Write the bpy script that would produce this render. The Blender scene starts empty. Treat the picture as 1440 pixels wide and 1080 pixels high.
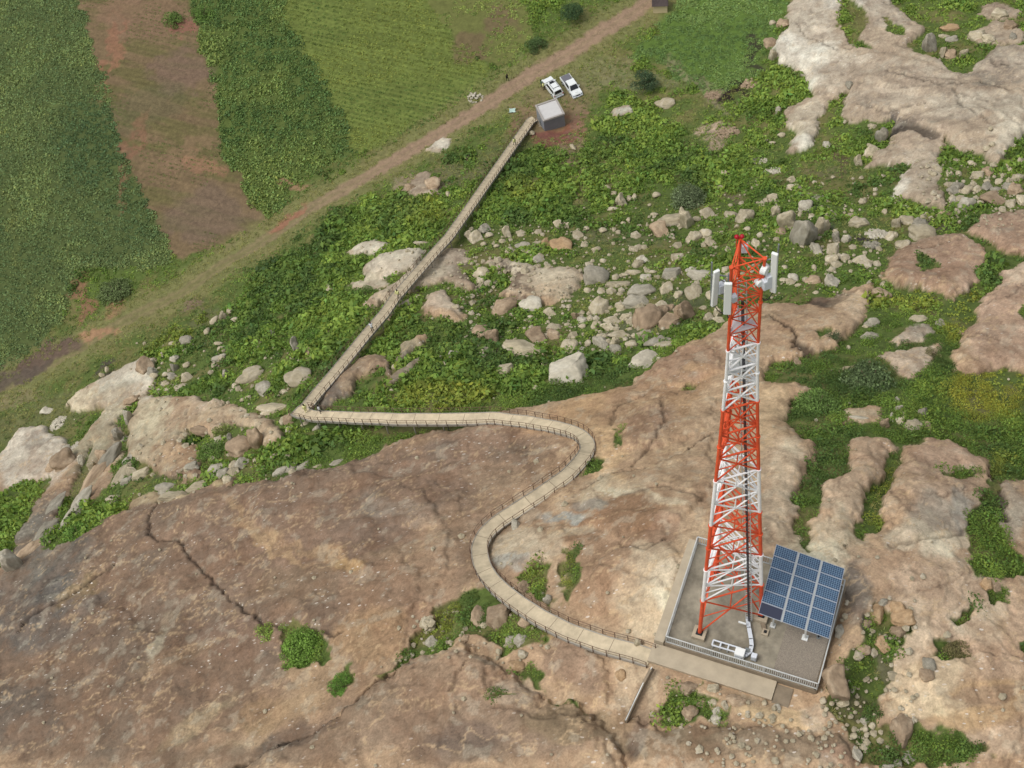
import bpy, bmesh, math, random
import numpy as np
from mathutils import Matrix, Vector
R = math.radians
random.seed(7); rng = np.random.default_rng(7)
S = bpy.context.scene
COL = S.collection
# ------------------------------------------------------------------ camera
F = 2100.0                                   # focal length in pixels of a 1440 px wide picture
D_ = np.array([967.-720, 1859.-540, F]); D_ /= np.linalg.norm(D_)
X_ = np.array([1., 0, 0]); X_ -= X_.dot(D_)*D_; X_ /= np.linalg.norm(X_)
Z_ = -D_; Y_ = np.cross(Z_, X_)
M = np.array([X_, Y_, Z_])                   # camera (right, down, forward) -> world
def ray(px, py):
    px = np.asarray(px, float); py = np.asarray(py, float)
    return np.stack([(px-720)/F, (py-540)/F, np.ones_like(px)], -1) @ M.T
C = -ray(1021., 856.)*(F/18.5)
cam = bpy.data.cameras.new('camera'); camo = bpy.data.objects.new('camera', cam); COL.objects.link(camo)
cam.sensor_width = 36; cam.lens = F/1440*36; cam.clip_start = 1; cam.clip_end = 6000
camo.matrix_world = Matrix.Translation(Vector(C)) @ Matrix(np.stack([M[:, 0], -M[:, 1], -M[:, 2]], 1).tolist()).to_4x4()
S.camera = camo
# ------------------------------------------------------------------ light
SUN_EL, SUN_AZ = R(62), R(245)
w = bpy.data.worlds.new('World'); S.world = w; w.use_nodes = True
nt = w.node_tree; sky = nt.nodes.new('ShaderNodeTexSky'); sky.sky_type = 'NISHITA'; sky.sun_disc = False
sky.sun_elevation = SUN_EL; sky.sun_rotation = SUN_AZ; sky.dust_density = 4; sky.air_density = 1.2
hs = nt.nodes.new('ShaderNodeHueSaturation'); hs.inputs['Saturation'].default_value = 0.28
nt.links.new(sky.outputs[0], hs.inputs['Color']); nt.links.new(hs.outputs[0], nt.nodes['Background'].inputs[0])
nt.nodes['Background'].inputs[1].default_value = 0.15
sl = bpy.data.lights.new('sun', 'SUN'); sl.energy = 1.2; sl.angle = R(22); sl.color = (1, .965, .91)
so = bpy.data.objects.new('sun', sl); COL.objects.link(so)
sd = Vector((math.sin(SUN_AZ)*math.cos(SUN_EL), math.cos(SUN_AZ)*math.cos(SUN_EL), math.sin(SUN_EL)))
so.rotation_euler = sd.to_track_quat('Z', 'Y').to_euler()
S.view_settings.view_transform = 'Standard'; S.view_settings.look = 'None'; S.view_settings.gamma = 1
S.view_settings.exposure = 0.12
ALB = 0.80                                   # photograph tone -> albedo
S.cycles.max_bounces = 5; S.cycles.diffuse_bounces = 2; S.cycles.glossy_bounces = 2
# ------------------------------------------------------------------ tags and small helpers
def tag(o, label=None, cat=None, group=None, kind=None):
    if label: o['label'] = label
    if cat: o['category'] = cat
    if group: o['group'] = group
    if kind: o['kind'] = kind
    return o
def empty(name, loc, rz=0, **k):
    o = bpy.data.objects.new(name, None); COL.objects.link(o); o.location = loc; o.rotation_euler = (0, 0, rz)
    o.empty_display_size = .3
    return tag(o, **k)
def lin(c):
    c = np.asarray(c, float)/255.
    return np.where(c <= .04045, c/12.92, ((c+.055)/1.055)**2.4)
def mesh_np(name, V, Fq, mat=None, col=None, parent=None, smooth=True, extra=None):
    me = bpy.data.meshes.new(name); n = len(V); m, k = Fq.shape
    me.vertices.add(n); me.vertices.foreach_set('co', np.ascontiguousarray(V, np.float32).ravel())
    me.loops.add(m*k); me.loops.foreach_set('vertex_index', np.ascontiguousarray(Fq, np.int32).ravel())
    me.polygons.add(m); me.polygons.foreach_set('loop_start', np.arange(0, m*k, k, dtype=np.int32))
    me.polygons.foreach_set('loop_total', np.full(m, k, np.int32))
    me.polygons.foreach_set('use_smooth', np.full(m, smooth))
    if col is not None:
        a = me.color_attributes.new('col', 'FLOAT_COLOR', 'POINT')
        a.data.foreach_set('color', np.concatenate([col, np.ones((n, 1))], 1).astype(np.float32).ravel())
    for kx, v in (extra or {}).items():
        a = me.attributes.new(kx, 'FLOAT', 'POINT'); a.data.foreach_set('value', v.astype(np.float32))
    me.update(calc_edges=True); me.validate(verbose=False)
    if mat: me.materials.append(mat)
    o = bpy.data.objects.new(name, me); COL.objects.link(o); o.parent = parent
    return o
class MB:
    """collects boxes and bars, then becomes ONE mesh object"""
    def __init__(s): s.bm = bmesh.new()
    def box(s, c, size, rot=None, mi=0):
        r = bmesh.ops.create_cube(s.bm, size=1)
        m = Matrix.Translation(Vector(c)) @ (rot.to_4x4() if rot else Matrix()) @ Matrix.Diagonal((*size, 1))
        bmesh.ops.transform(s.bm, matrix=m, verts=r['verts'])
        for f in {f for v in r['verts'] for f in v.link_faces}: f.material_index = mi
        return s
    def bar(s, a, b, wd, ht=None, mi=0, seg=0):
        a = Vector(a); b = Vector(b); d = b-a; L = d.length
        if L < 1e-6: return s
        q = d.to_track_quat('Y', 'Z').to_matrix()
        if seg:
            r = bmesh.ops.create_cone(s.bm, segments=seg, radius1=wd/2, radius2=(ht or wd)/2, depth=L, cap_ends=True)
            m = Matrix.Translation((a+b)/2) @ d.to_track_quat('Z', 'Y').to_matrix().to_4x4()
            bmesh.ops.transform(s.bm, matrix=m, verts=r['verts'])
            for f in {f for v in r['verts'] for f in v.link_faces}: f.material_index = mi
            return s
        return s.box((a+b)/2, (wd, L, ht or wd), q, mi)
    def poly(s, pts, mi=0):
        f = s.bm.faces.new([s.bm.verts.new(p) for p in pts]); f.material_index = mi; return s
    def prism(s, base, top, mi=0):
        n = len(base); A = [s.bm.verts.new(p) for p in base]; B = [s.bm.verts.new(p) for p in top]
        fs = [s.bm.faces.new(A[::-1]), s.bm.faces.new(B)]+[s.bm.faces.new((A[i], A[(i+1) % n], B[(i+1) % n], B[i])) for i in range(n)]
        for f in fs: f.material_index = mi
        return s
    def bevel(s, w_, seg=2, ang=35):
        es = [e for e in s.bm.edges if len(e.link_faces) == 2 and e.calc_face_angle(0) > R(ang)]
        bmesh.ops.bevel(s.bm, geom=es, offset=w_, segments=seg, affect='EDGES', profile=.6, clamp_overlap=True); return s
    def build(s, name, mats, parent=None, smooth=False):
        bmesh.ops.recalc_face_normals(s.bm, faces=s.bm.faces)
        me = bpy.data.meshes.new(name); s.bm.to_mesh(me); s.bm.free()
        for m in (mats if isinstance(mats, (list, tuple)) else [mats]): me.materials.append(m)
        if smooth:
            for p in me.polygons: p.use_smooth = True
        o = bpy.data.objects.new(name, me); COL.objects.link(o); o.parent = parent
        return o
# ------------------------------------------------------------------ noise (numpy)
def _h(ix, iy, s):
    n = (ix*374761393 + iy*668265263 + s*1442695041) & 0xffffffff
    n = ((n ^ (n >> 13))*1274126177) & 0xffffffff
    return ((n ^ (n >> 16)) & 0xffff)/65535.
def vn(x, y, s=0):
    x = np.asarray(x, float); y = np.asarray(y, float)
    ix = np.floor(x).astype(np.int64); iy = np.floor(y).astype(np.int64); fx = x-ix; fy = y-iy
    fx = fx*fx*fx*(fx*(fx*6-15)+10); fy = fy*fy*fy*(fy*(fy*6-15)+10)
    a = _h(ix, iy, s); b = _h(ix+1, iy, s); c = _h(ix, iy+1, s); d = _h(ix+1, iy+1, s)
    return (a+(b-a)*fx)*(1-fy)+(c+(d-c)*fx)*fy
def fbm(x, y, o=4, s=0, g=.5):
    t = 0; a = 1; q = 0
    for i in range(o):
        t = t+a*vn(x*1.0, y*1.0, s+i*17); q += a; a *= g
        x, y = x*1.62-y*1.18+3.1, x*1.18+y*1.62+7.7
    return t/q
def sst(x, a, b):
    t = np.clip((x-a)/(b-a), 0, 1); return t*t*(3-2*t)
# ------------------------------------------------------------------ the lie of the land
CP = [(1030,870,0),(937,905,-1.2),(1150,980,-1.6),(1184,830,0),(980,762,-.8),(850,905,-6),(770,690,-22),(700,590,-37),(450,570,-50),(560,410,-63),(680,260,-82),(740,170,-94),
(780,130,-95),(600,200,-95),(400,315,-95),(200,440,-95),(0,545,-95),(100,300,-95),(100,0,-96),(400,0,-96),(400,150,-95),(700,20,-96),(900,10,-96),(250,200,-95.5),
(50,640,-84),(230,620,-66),(200,780,-45),(0,800,-62),(0,1070,-36),(300,1000,-24),(500,800,-24),(600,700,-31),(500,1050,-12),(720,1000,-7),(900,1050,-4),(1100,1060,-3),(1300,1050,-4),(1250,850,-2),(1400,900,-6),(1300,700,-13),(1430,700,-16),(1100,650,-13),(1000,600,-22),(1100,480,-34),(1300,560,-27),(1430,560,-30),(1300,450,-40),(1430,450,-40),(1100,350,-55),(1350,350,-53),(900,500,-43),(900,350,-64),(1200,250,-70),(1400,200,-68),(1050,150,-88),(1250,100,-81),(1400,50,-82),(1000,50,-94),(1250,0,-88),(1430,0,-88),(850,200,-91),(350,500,-72),(200,500,-86),(750,420,-60),(650,500,-48),(300,720,-44),(100,900,-44)]
cp = np.array(CP, float); cp[:, 2] *= .88; FZ = -84.
_r = ray(cp[:, 0], cp[:, 1]); _P = C+_r*((cp[:, 2]-C[2])/_r[:, 2])[:, None]
XYc = _P[:, :2]; _n = len(XYc)
_K = lambda d2: np.sqrt(d2+225.)
_A = np.zeros((_n+3, _n+3)); _A[:_n, :_n] = _K(((XYc[:, None]-XYc[None])**2).sum(-1))-np.eye(_n)*2
_A[:_n, _n] = 1; _A[:_n, _n+1:] = XYc; _A[_n, :_n] = 1; _A[_n+1:, :_n] = XYc.T
_W = np.linalg.solve(_A, np.r_[_P[:, 2], 0, 0, 0])
def H(x, y):
    x = np.asarray(x, float); y = np.asarray(y, float); z = _W[-3]+_W[-2]*x+_W[-1]*y
    for i in range(_n): z = z+_W[i]*np.sqrt((x-XYc[i, 0])**2+(y-XYc[i, 1])**2+225.)
    z = np.clip(z, -86, 3)
    return np.where(z < FZ+3, FZ+3*np.exp(np.minimum((z-FZ-3)/3, 0)) if False else np.maximum(z, FZ+(z-FZ)*.25), z)
def unp(px, py, off=0., hf=None):
    """point of the land (raised by off) seen at a pixel of the photograph"""
    hf = hf or H; r = ray(px, py); shp = np.shape(px); r = r.reshape(-1, 3)
    z = np.full(len(r), -50.); 
    for _ in range(30 if hf is H else 9):
        t = (z-C[2])/r[:, 2]; P = C+r*t[:, None]; z = z*.35+.65*(hf(P[:, 0], P[:, 1])+off)
    t = (z-C[2])/r[:, 2]; return (C+r*t[:, None]).reshape(*shp, 3)
def at_z(px, py, z):
    r = ray(px, py); return C+r*((z-C[2])/r[..., 2])[..., None]
def proj(P):
    c = (np.asarray(P, float)-C)@M; return 720+F*c[..., 0]/c[..., 2], 540+F*c[..., 1]/c[..., 2], c[..., 2]
def sdf(x, y, poly):
    """signed distance, positive inside"""
    d = np.full(x.shape, 1e9); ins = np.zeros(x.shape, bool); n = len(poly)
    for i in range(n):
        a = poly[i]; b = poly[(i+1) % n]; ex, ey = b-a; wx = x-a[0]; wy = y-a[1]
        t = np.clip((wx*ex+wy*ey)/(ex*ex+ey*ey+1e-12), 0, 1)
        d = np.minimum(d, (wx-ex*t)**2+(wy-ey*t)**2)
        c = ((a[1] > y) != (b[1] > y)); ins ^= c & (x < (b[0]-a[0])*(y-a[1])/(b[1]-a[1]+1e-12)+a[0])
    return np.where(ins, 1, -1)*np.sqrt(d)
def sdfb(x, y, poly, pad=3.):
    out = np.full(x.shape, -99.); mn = poly.min(0)-pad; mx = poly.max(0)+pad
    m = (x > mn[0]) & (x < mx[0]) & (y > mn[1]) & (y < mx[1])
    if m.any(): out[m] = sdf(x[m], y[m], poly)
    return out
def dline(x, y, pl, pad=4.):
    d = np.full(x.shape, 99.); mn = pl.min(0)-pad; mx = pl.max(0)+pad
    m = (x > mn[0]) & (x < mx[0]) & (y > mn[1]) & (y < mx[1])
    if m.any():
        xm, ym = x[m], y[m]; q = np.full(xm.shape, 1e9)
        for a, b in zip(pl[:-1], pl[1:]):
            ex, ey = b-a; t = np.clip(((xm-a[0])*ex+(ym-a[1])*ey)/(ex*ex+ey*ey+1e-9), 0, 1)
            q = np.minimum(q, (xm-a[0]-ex*t)**2+(ym-a[1]-ey*t)**2)
        d[m] = np.sqrt(q)
    return d
def W2(pts, off=0.):
    p = np.array(pts, float); return unp(p[:, 0], p[:, 1], off)[:, :2]
#@DATA
# rock outcrops: outline in the photograph, rise above the soil, rounding radius
ROCK = [
 ([(-420,900),(0,795),(25,770),(60,735),(95,722),(140,712),(180,715),(230,708),(267,700),(333,682),(367,673),(420,662),(480,649),(540,624),(590,606),(660,594),(727,572),(780,560),(847,550),(885,540),(897,527),(927,508),(960,487),(1020,455),(1060,425),(1100,424),(1127,427),(1160,415),(1193,403),(1227,393),(1223,427),(1207,463),(1177,483),(1147,493),(1120,503),(1093,505),(1073,520),(1077,533),(1127,537),(1150,545),(1117,562),(1103,573),(1120,607),(1143,623),(1143,660),(1137,683),(1123,700),(1130,720),(1120,760),(1133,770),(1138,730),(1150,717),(1167,680),(1190,653),(1190,627),(1207,613),(1247,607),(1270,620),(1247,640),(1240,673),(1223,700),(1210,718),(1207,747),(1220,757),(1237,740),(1250,715),(1260,680),(1267,640),(1273,623),(1313,610),(1340,613),(1383,637),(1393,657),(1403,672),(1440,670),(1750,640),(1900,1500),(-500,1500)],1.3,2.2),
 ([(1113,-30),(1107,30),(1090,63),(1100,90),(1130,103),(1142,133),(1120,143),(1103,153),(1103,173),(1120,187),(1103,213),(1150,203),(1147,173),(1167,140),(1193,127),(1183,160),(1200,167),(1253,167),(1257,200),(1235,210),(1213,233),(1280,227),(1250,277),(1277,277),(1293,287),(1337,287),(1317,253),(1327,230),(1327,190),(1345,205),(1360,213),(1380,213),(1397,233),(1413,220),(1440,187),(1600,150),(1600,50),(1440,63),(1400,62),(1360,100),(1337,93),(1310,80),(1273,67),(1300,43),(1280,27),(1253,-5),(1240,-40)],1.3,2.),
 ([(1377,8),(1400,3),(1437,15),(1430,25),(1405,27),(1378,22)],.6,.8),
 ([(1362,45),(1380,38),(1400,27),(1440,36),(1440,62),(1400,60),(1375,62)],.6,.8),
 ([(1243,380),(1247,360),(1262,345),(1290,335),(1320,328),(1350,325),(1375,335),(1385,360),(1380,395),(1345,420),(1325,410),(1300,405),(1280,400),(1255,395)],1.5,2.5),
 ([(1385,300),(1440,291),(1520,290),(1520,350),(1440,352),(1410,345),(1385,330),(1365,318)],1.3,2.2),
 ([(1393,405),(1405,385),(1440,362),(1540,360),(1540,520),(1440,518),(1410,515),(1358,522),(1340,505),(1333,495),(1350,470),(1375,435)],1.5,2.2),
 ([(1250,475),(1275,460),(1310,455),(1315,462),(1290,478),(1258,485)],.8,1.),
 ([(1177,520),(1215,507),(1250,497),(1280,487),(1305,480),(1320,477),(1318,487),(1305,500),(1308,515),(1295,527),(1280,532),(1265,520),(1240,505),(1210,512)],1.,1.2),
 ([(1183,578),(1200,572),(1225,570),(1233,578),(1233,590),(1215,592),(1195,592)],.6,.8),
 ([(511,375),(535,357),(575,346),(600,348),(585,370),(555,382),(535,390),(515,389)],1.5,2.),
 ([(510,425),(525,412),(550,397),(575,377),(607,362),(625,347),(655,346),(659,362),(645,367),(652,380),(665,407),(645,405),(625,392),(595,402),(585,407),(560,410),(545,417),(525,430),(507,429)],1.3,1.8),
 ([(592,432),(600,412),(625,404),(635,425),(655,438),(655,447),(640,447),(600,440)],1.4,1.8),
 ([(680,363),(713,360),(760,373),(817,377),(817,400),(800,417),(770,427),(747,430),(727,420),(700,410),(712,398),(720,383),(697,377)],1.4,2.),
 ([(487,352),(510,340),(545,337),(547,343),(525,355),(500,358)],1.,1.2),
 ([(490,400),(510,392),(535,393),(548,398),(530,405),(505,408)],.7,.9),
 ([(570,262),(585,243),(600,238),(618,262),(625,275),(600,272),(585,275)],.6,1.),
 ([(600,212),(612,197),(625,190),(638,193),(635,205),(620,215)],.4,.8),
 ([(445,560),(472,527),(500,505),(530,495),(547,496),(550,525),(540,526),(537,512),(520,520),(500,535),(492,552),(460,572),(446,572)],1.3,1.6),
 ([(555,510),(567,485),(590,470),(605,466),(588,485),(575,500),(562,511)],1.,1.),
 ([(537,540),(560,520),(592,500),(590,510),(575,525),(555,542)],.9,.9),
 ([(180,590),(200,557),(267,557),(300,563),(347,573),(377,587),(400,610),(400,620),(370,620),(353,600),(313,593),(300,617),(257,607),(283,643),(277,670),(253,680),(213,660),(177,640)],1.4,1.6),
 ([(90,567),(110,547),(157,523),(200,500),(217,503),(213,547),(180,573),(160,593),(133,620),(110,660),(80,722),(50,760),(20,790),(15,760),(43,720),(83,660),(113,620),(147,573),(107,577)],.9,1.2),
 ([(-40,690),(0,637),(27,603),(67,600),(80,613),(107,633),(103,650),(73,673),(33,673),(0,690),(-30,720)],1.,1.4),
 ([(130,600),(150,590),(172,600),(170,640),(150,680),(120,720),(105,740),(95,735),(115,690),(128,650)],.7,.9),
 ([(185,700),(215,690),(250,690),(262,697),(300,680),(330,672),(320,690),(250,712),(185,722)],.7,.8),
 ([(860,155),(870,149),(890,147),(892,155),(875,163),(862,165)],1.,1.2),
]
HOLE = [  # vegetated pockets in the rock
 [(527,958),(570,927),(580,893),(610,877),(613,853),(640,840),(687,830),(713,843),(767,883),(767,913),(747,920),(707,927),(693,907),(667,897),(640,910),(607,927),(560,947)],
 [(720,813),(747,797),(773,797),(773,830),(782,853),(777,863),(747,845),(725,825)],
 [(790,780),(817,773),(817,793),(807,840),(801,863),(793,843)],
 [(716,952),(745,948),(762,957),(767,975),(740,970)],[(773,983),(800,990),(827,1007),(800,1003)],[(690,987),(715,988),(722,998),(700,997)],
 [(927,1002),(937,980),(956,971),(978,980),(998,988),(1020,999),(1014,1018),(995,1027),(964,1018),(942,1013)],
 [(1157,985),(1172,970),(1190,925),(1207,900),(1213,870),(1227,850),(1250,860),(1257,883),(1273,887),(1270,907),(1253,933),(1257,960),(1240,983),(1227,1003),(1233,1028),(1293,1028),(1353,1040),(1393,1063),(1360,1070),(1293,1084),(1213,1084),(1187,1037),(1177,1013),(1157,1000)],
 [(1355,735),(1370,716),(1385,690),(1392,675),(1402,678),(1410,735),(1417,770),(1440,785),(1460,815),(1377,817),(1357,803),(1363,770)],
 [(1380,830),(1400,828),(1417,840),(1415,855),(1395,853)],[(1333,880),(1350,858),(1370,855),(1365,875),(1345,885)],
 [(1307,920),(1312,895),(1345,903),(1370,930),(1350,937),(1320,930)],[(1327,667),(1345,660),(1378,665),(1365,673),(1330,675)],
 [(816,654),(835,648),(857,652),(840,668),(818,676)],[(862,635),(866,612),(874,606),(873,628),(867,640)],[(960,553),(972,544),(990,540),(975,555)],
 [(1187,-5),(1213,15),(1220,40),(1207,60),(1225,68),(1233,74),(1195,67),(1177,43)],[(1243,25),(1257,35),(1275,50),(1263,57),(1247,47)],
 [(1287,362),(1300,358),(1322,378),(1315,386),(1295,388),(1286,378)],[(1425,448),(1440,438),(1452,445),(1440,458)],
 [(391,905),(420,870),(437,885),(468,902),(462,935),(405,938)],[(460,965),(485,935),(503,965),(480,982)],[(365,885),(380,885),(385,900),(372,905)],
 [(1148,470),(1165,463),(1170,472),(1155,480)],[(982,905),(988,985),(986,988),(980,950)],
 [(60,775),(75,745),(95,715),(140,700),(170,690),(185,715),(150,735),(125,755),(90,770)],[(1432,905),(1440,895),(1450,925),(1440,935)],
 [(575,608),(620,592),(660,590),(655,600),(600,612)],
]
CRACK = [ # polyline, width m, depth m
 ([(222,700),(212,728),(208,752),(225,762),(243,760),(255,764),(262,778),(275,790),(298,817),(315,832),(327,847),(342,855),(347,865),(360,868),(372,882),(385,881),(410,895)],.09,.5),
 ([(455,890),(470,897),(482,893)],.10,.4),
 ([(1072,448),(1080,446),(1095,456),(1106,460),(1114,462),(1121,476),(1117,490)],.13,.5),
 ([(1120,483),(1128,488),(1141,499)],.7,.7),
 ([(330,1085),(395,1055),(440,1035),(490,1005),(530,960),(575,940)],.16,.5),
 ([(640,988),(647,972),(657,955),(660,945)],.07,.25),([(852,1045),(858,1062),(868,1080)],.07,.2),
 ([(30,892),(55,868),(95,845),(125,825),(162,797)],.25,.4),([(860,600),(870,575),(905,560)],.12,.3),
 ([(960,870),(945,840),(925,820),(880,810),(830,800)],.06,.15),
 ([(600,700),(640,650),(655,620)],.05,.1),([(1190,640),(1175,700),(1160,760)],.05,.1),
 ([(1400,655),(1402,690),(1410,730)],.6,.9),([(1115,30),(1135,55),(1148,60)],.12,.3),
 ([(1245,105),(1320,125),(1380,118),(1420,130)],.16,.4),([(1150,60),(1175,75),(1200,70)],.14,.3),([(1205,150),(1240,158),(1300,150)],.12,.3),([(1340,130),(1355,160),(1390,175)],.12,.3),([(1380,70),(1400,95),(1435,90)],.14,.3),([(1270,345),(1300,350),(1350,340)],.1,.3),([(1380,430),(1420,420),(1440,400)],.1,.25),([(1340,480),(1380,470),(1420,485)],.1,.2),([(1190,120),(1260,130),(1310,125),(1400,150)],.08,.2),
 ([(1250,185),(1285,178),(1312,192)],1.2,.6),([(1130,418),(1165,430),(1195,408)],.9,.3),([(880,700),(930,690),(990,705)],.08,.25),
 ([(820,690),(850,670),(905,660),(960,640),(1000,610)],.15,.4),([(870,770),(910,780),(940,760)],.10,.3),([(1250,770),(1330,760),(1360,745)],.10,.25),
 ([(1290,835),(1330,830),(1380,790)],.05,.15),([(700,1005),(760,1020),(840,1010)],.08,.2),
 ([(240,640),(262,600),(267,575)],.08,.3),([(300,600),(320,590),(350,600)],.1,.3),
 ([(1275,700),(1330,705),(1360,690)],.06,.2),([(1300,560),(1320,610)],.2,.3),([(930,560),(935,600),(905,640),(890,655)],.1,.3),([(480,780),(530,800),(600,790)],.05,.12),
]
# lower sheets of rock lying on the main dome: outline, rise, rounding
SHEET = [
 ([(-300,1300),(-200,1180),(330,1085),(400,1052),(480,1012),(530,963),(600,930),(650,905),(700,935),(720,960),(780,985),(850,1010),(870,1060),(900,1300)],1.9,3.0),
 ([(820,700),(850,672),(905,662),(960,642),(1005,612),(1000,700),(950,740),(900,745),(870,765),(820,740)],.7,1.5),
 ([(690,775),(740,745),(800,745),(830,775),(790,775),(760,790),(720,808),(700,800)],.3,.8),
 ([(880,1010),(920,1020),(1000,1035),(1100,1028),(1200,1050),(1250,1300),(880,1300)],.8,1.6),
 ([(1200,1035),(1240,1060),(1400,1075),(1500,1000),(1440,920),(1380,935),(1290,935),(1262,960),(1245,985)],.5,1.2),
 ([(880,780),(930,760),(960,790),(940,870),(870,880),(820,860),(840,800)],.4,1.),
 ([(780,905),(860,925),(860,1000),(800,985),(770,960)],.4,1.),
 ([(395,860),(480,790),(560,780),(600,830),(570,905),(510,950),(480,900),(430,880)],.35,1.2),
 ([(1280,700),(1350,680),(1390,700),(1360,745),(1290,770),(1262,760)],.4,1.),
 ([(870,640),(880,590),(930,560),(1000,560),(1010,600),(940,630)],.5,1.2),
 ([(880,540),(930,520),(1010,500),(1020,530),(930,555)],.4,.9),
 ([(1150,130),(1240,110),(1340,120),(1440,130),(1440,180),(1280,165),(1190,155)],.5,1.5),
 ([(0,900),(60,860),(130,840),(230,900),(190,1000),(60,1040),(-60,1000)],.5,2.),
 ([(345,705),(372,745),(410,775),(470,785),(508,805),(520,840),(512,890),(560,880),(620,840),(640,760),(600,700),(520,670),(420,672)],.5,1.0),
 ([(0,860),(60,835),(120,812),(168,790),(160,810),(110,850),(40,890),(-20,900)],.4,.6),
 ([(520,690),(560,675),(640,690),(650,730),(600,750),(545,745)],.3,.9),
 ([(560,960),(620,930),(670,915),(700,940),(690,985),(640,1000),(580,1000)],.5,1.0),
 ([(1190,90),(1230,80),(1300,95),(1345,110),(1340,140),(1260,135),(1200,120)],.4,.8),
 ([(1280,170),(1330,160),(1400,165),(1430,185),(1380,200),(1320,195)],.4,.8),
 ([(250,700),(440,670),(560,650),(660,620),(650,720),(560,760),(420,770),(300,790),(260,760)],.4,2.),
]
# farm land, road and verges: outline, ground tone, plant zone
FIELD = {
 'dark':[(-400,-200),(108,-200),(113,0),(130,60),(150,130),(165,190),(185,240),(205,280),(225,330),(245,362),(215,383),(150,372),(112,378),(105,400),(100,430),(85,455),(60,480),(30,505),(0,522),(-400,640)],
 'soil':[(108,-200),(262,-200),(262,0),(275,30),(285,70),(300,120),(310,180),(312,215),(335,245),(355,285),(370,312),(330,337),(290,354),(255,367),(245,362),(225,330),(205,280),(185,240),(165,190),(150,130),(130,60),(113,0)],
 'bushy':[(262,-200),(400,-200),(400,0),(395,20),(420,60),(450,110),(480,160),(500,215),(470,232),(430,245),(400,262),(400,295),(375,308),(355,285),(335,245),(312,215),(310,180),(300,120),(285,70),(275,30),(262,0)],
 'light':[(400,-200),(590,-200),(600,0),(620,30),(640,58),(660,75),(692,95),(685,110),(660,128),(640,145),(600,165),(560,190),(520,212),(500,215),(480,160),(450,110),(420,60),(395,20),(400,0)],
 'mixed':[(590,-200),(740,-200),(735,0),(745,25),(752,48),(730,75),(700,92),(680,85),(655,70),(640,55),(615,25),(600,0)],
 'bright':[(930,50),(925,22),(960,-5),(960,-200),(1105,-200),(1105,0),(1108,20),(1088,60),(1072,75),(1062,110),(1020,130),(990,130),(950,110),(925,80),(885,85),(900,62)],
}
ROAD = [(1000,-60),(915,0),(880,24),(840,47),(800,75),(760,97),(720,122),(690,143),(650,168),(620,187),(590,203),(560,222),(520,245),(480,268),(440,290),(400,318),(360,345),(300,380),(250,415),(200,438),(150,465),(100,495),(50,520),(0,545),(-300,690)]
# ground-tone patches on the soil side: px, py, rx, ry, angle, colour, strength
SOILP = [(402,308,32,8,-32,(160,104,74),.8),(135,468,22,8,-20,(176,128,88),.8),(112,425,12,32,10,(150,105,72),.8),(160,433,14,12,0,(165,120,80),.7),(260,215,40,16,-35,(146,112,80),.5),
 (285,230,25,14,20,(156,112,78),.7),(200,20,70,26,0,(144,108,80),.6),(262,38,18,10,0,(150,96,75),.8),(290,300,60,40,0,(122,98,80),.5),(255,100,35,40,70,(128,98,82),.5),(200,150,30,60,70,(98,98,60),.4),
 (155,80,9,60,15,(158,104,74),.6),(180,230,9,70,18,(150,100,72),.5),(60,500,60,14,-25,(112,90,72),.9),(30,525,50,10,-25,(100,85,70),.8),
 (755,175,34,22,0,(150,95,72),.95),(800,178,26,24,0,(160,96,66),1.),(815,160,12,26,-20,(150,110,84),.8),(785,193,30,14,0,(140,84,68),1.),(775,150,60,26,-20,(138,120,78),.7),(830,110,60,16,-20,(140,132,84),.6),(900,115,60,12,5,(134,130,84),.55),
 (985,120,60,12,35,(146,134,98),.6),(810,230,10,50,-8,(150,118,92),.6),(850,275,10,30,-30,(150,120,90),.5),(995,210,14,35,5,(170,145,115),.8),(1005,183,22,12,0,(188,160,130),.8),(1025,260,8,30,-8,(130,108,84),.6),
 (685,235,20,12,0,(120,112,70),.4),(705,215,70,20,-40,(112,112,66),.4),(640,245,35,20,0,(120,112,74),.5),(590,262,36,16,10,(172,142,118),.6),(662,65,26,20,0,(120,92,66),.6),(700,30,20,25,0,(122,95,68),.6),(415,262,22,9,0,(160,120,84),.8),
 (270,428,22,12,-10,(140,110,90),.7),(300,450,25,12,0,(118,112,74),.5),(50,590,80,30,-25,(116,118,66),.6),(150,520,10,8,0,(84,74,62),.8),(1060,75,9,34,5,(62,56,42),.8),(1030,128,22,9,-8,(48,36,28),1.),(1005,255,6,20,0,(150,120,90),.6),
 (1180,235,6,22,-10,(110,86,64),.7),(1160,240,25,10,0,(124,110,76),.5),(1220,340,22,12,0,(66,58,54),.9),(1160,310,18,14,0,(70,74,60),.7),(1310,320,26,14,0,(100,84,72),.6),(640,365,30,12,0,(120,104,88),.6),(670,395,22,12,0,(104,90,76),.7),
 (960,420,30,18,0,(90,86,66),.5),(870,335,60,12,5,(120,112,80),.4),(880,460,40,20,0,(112,108,84),.5),(1240,930,18,35,0,(112,104,76),.7),(1190,870,22,45,15,(118,108,96),.7),(1200,1000,25,20,0,(90,88,58),.5),(1035,1000,10,10,0,(110,100,84),.6),
 (1340,890,14,8,0,(110,96,68),.7),(1340,918,24,12,0,(112,98,66),.7),(20,560,50,8,-22,(150,130,90),.5),(110,665,30,40,-30,(120,112,74),.4),(240,670,20,12,0,(96,90,66),.5)]
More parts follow.
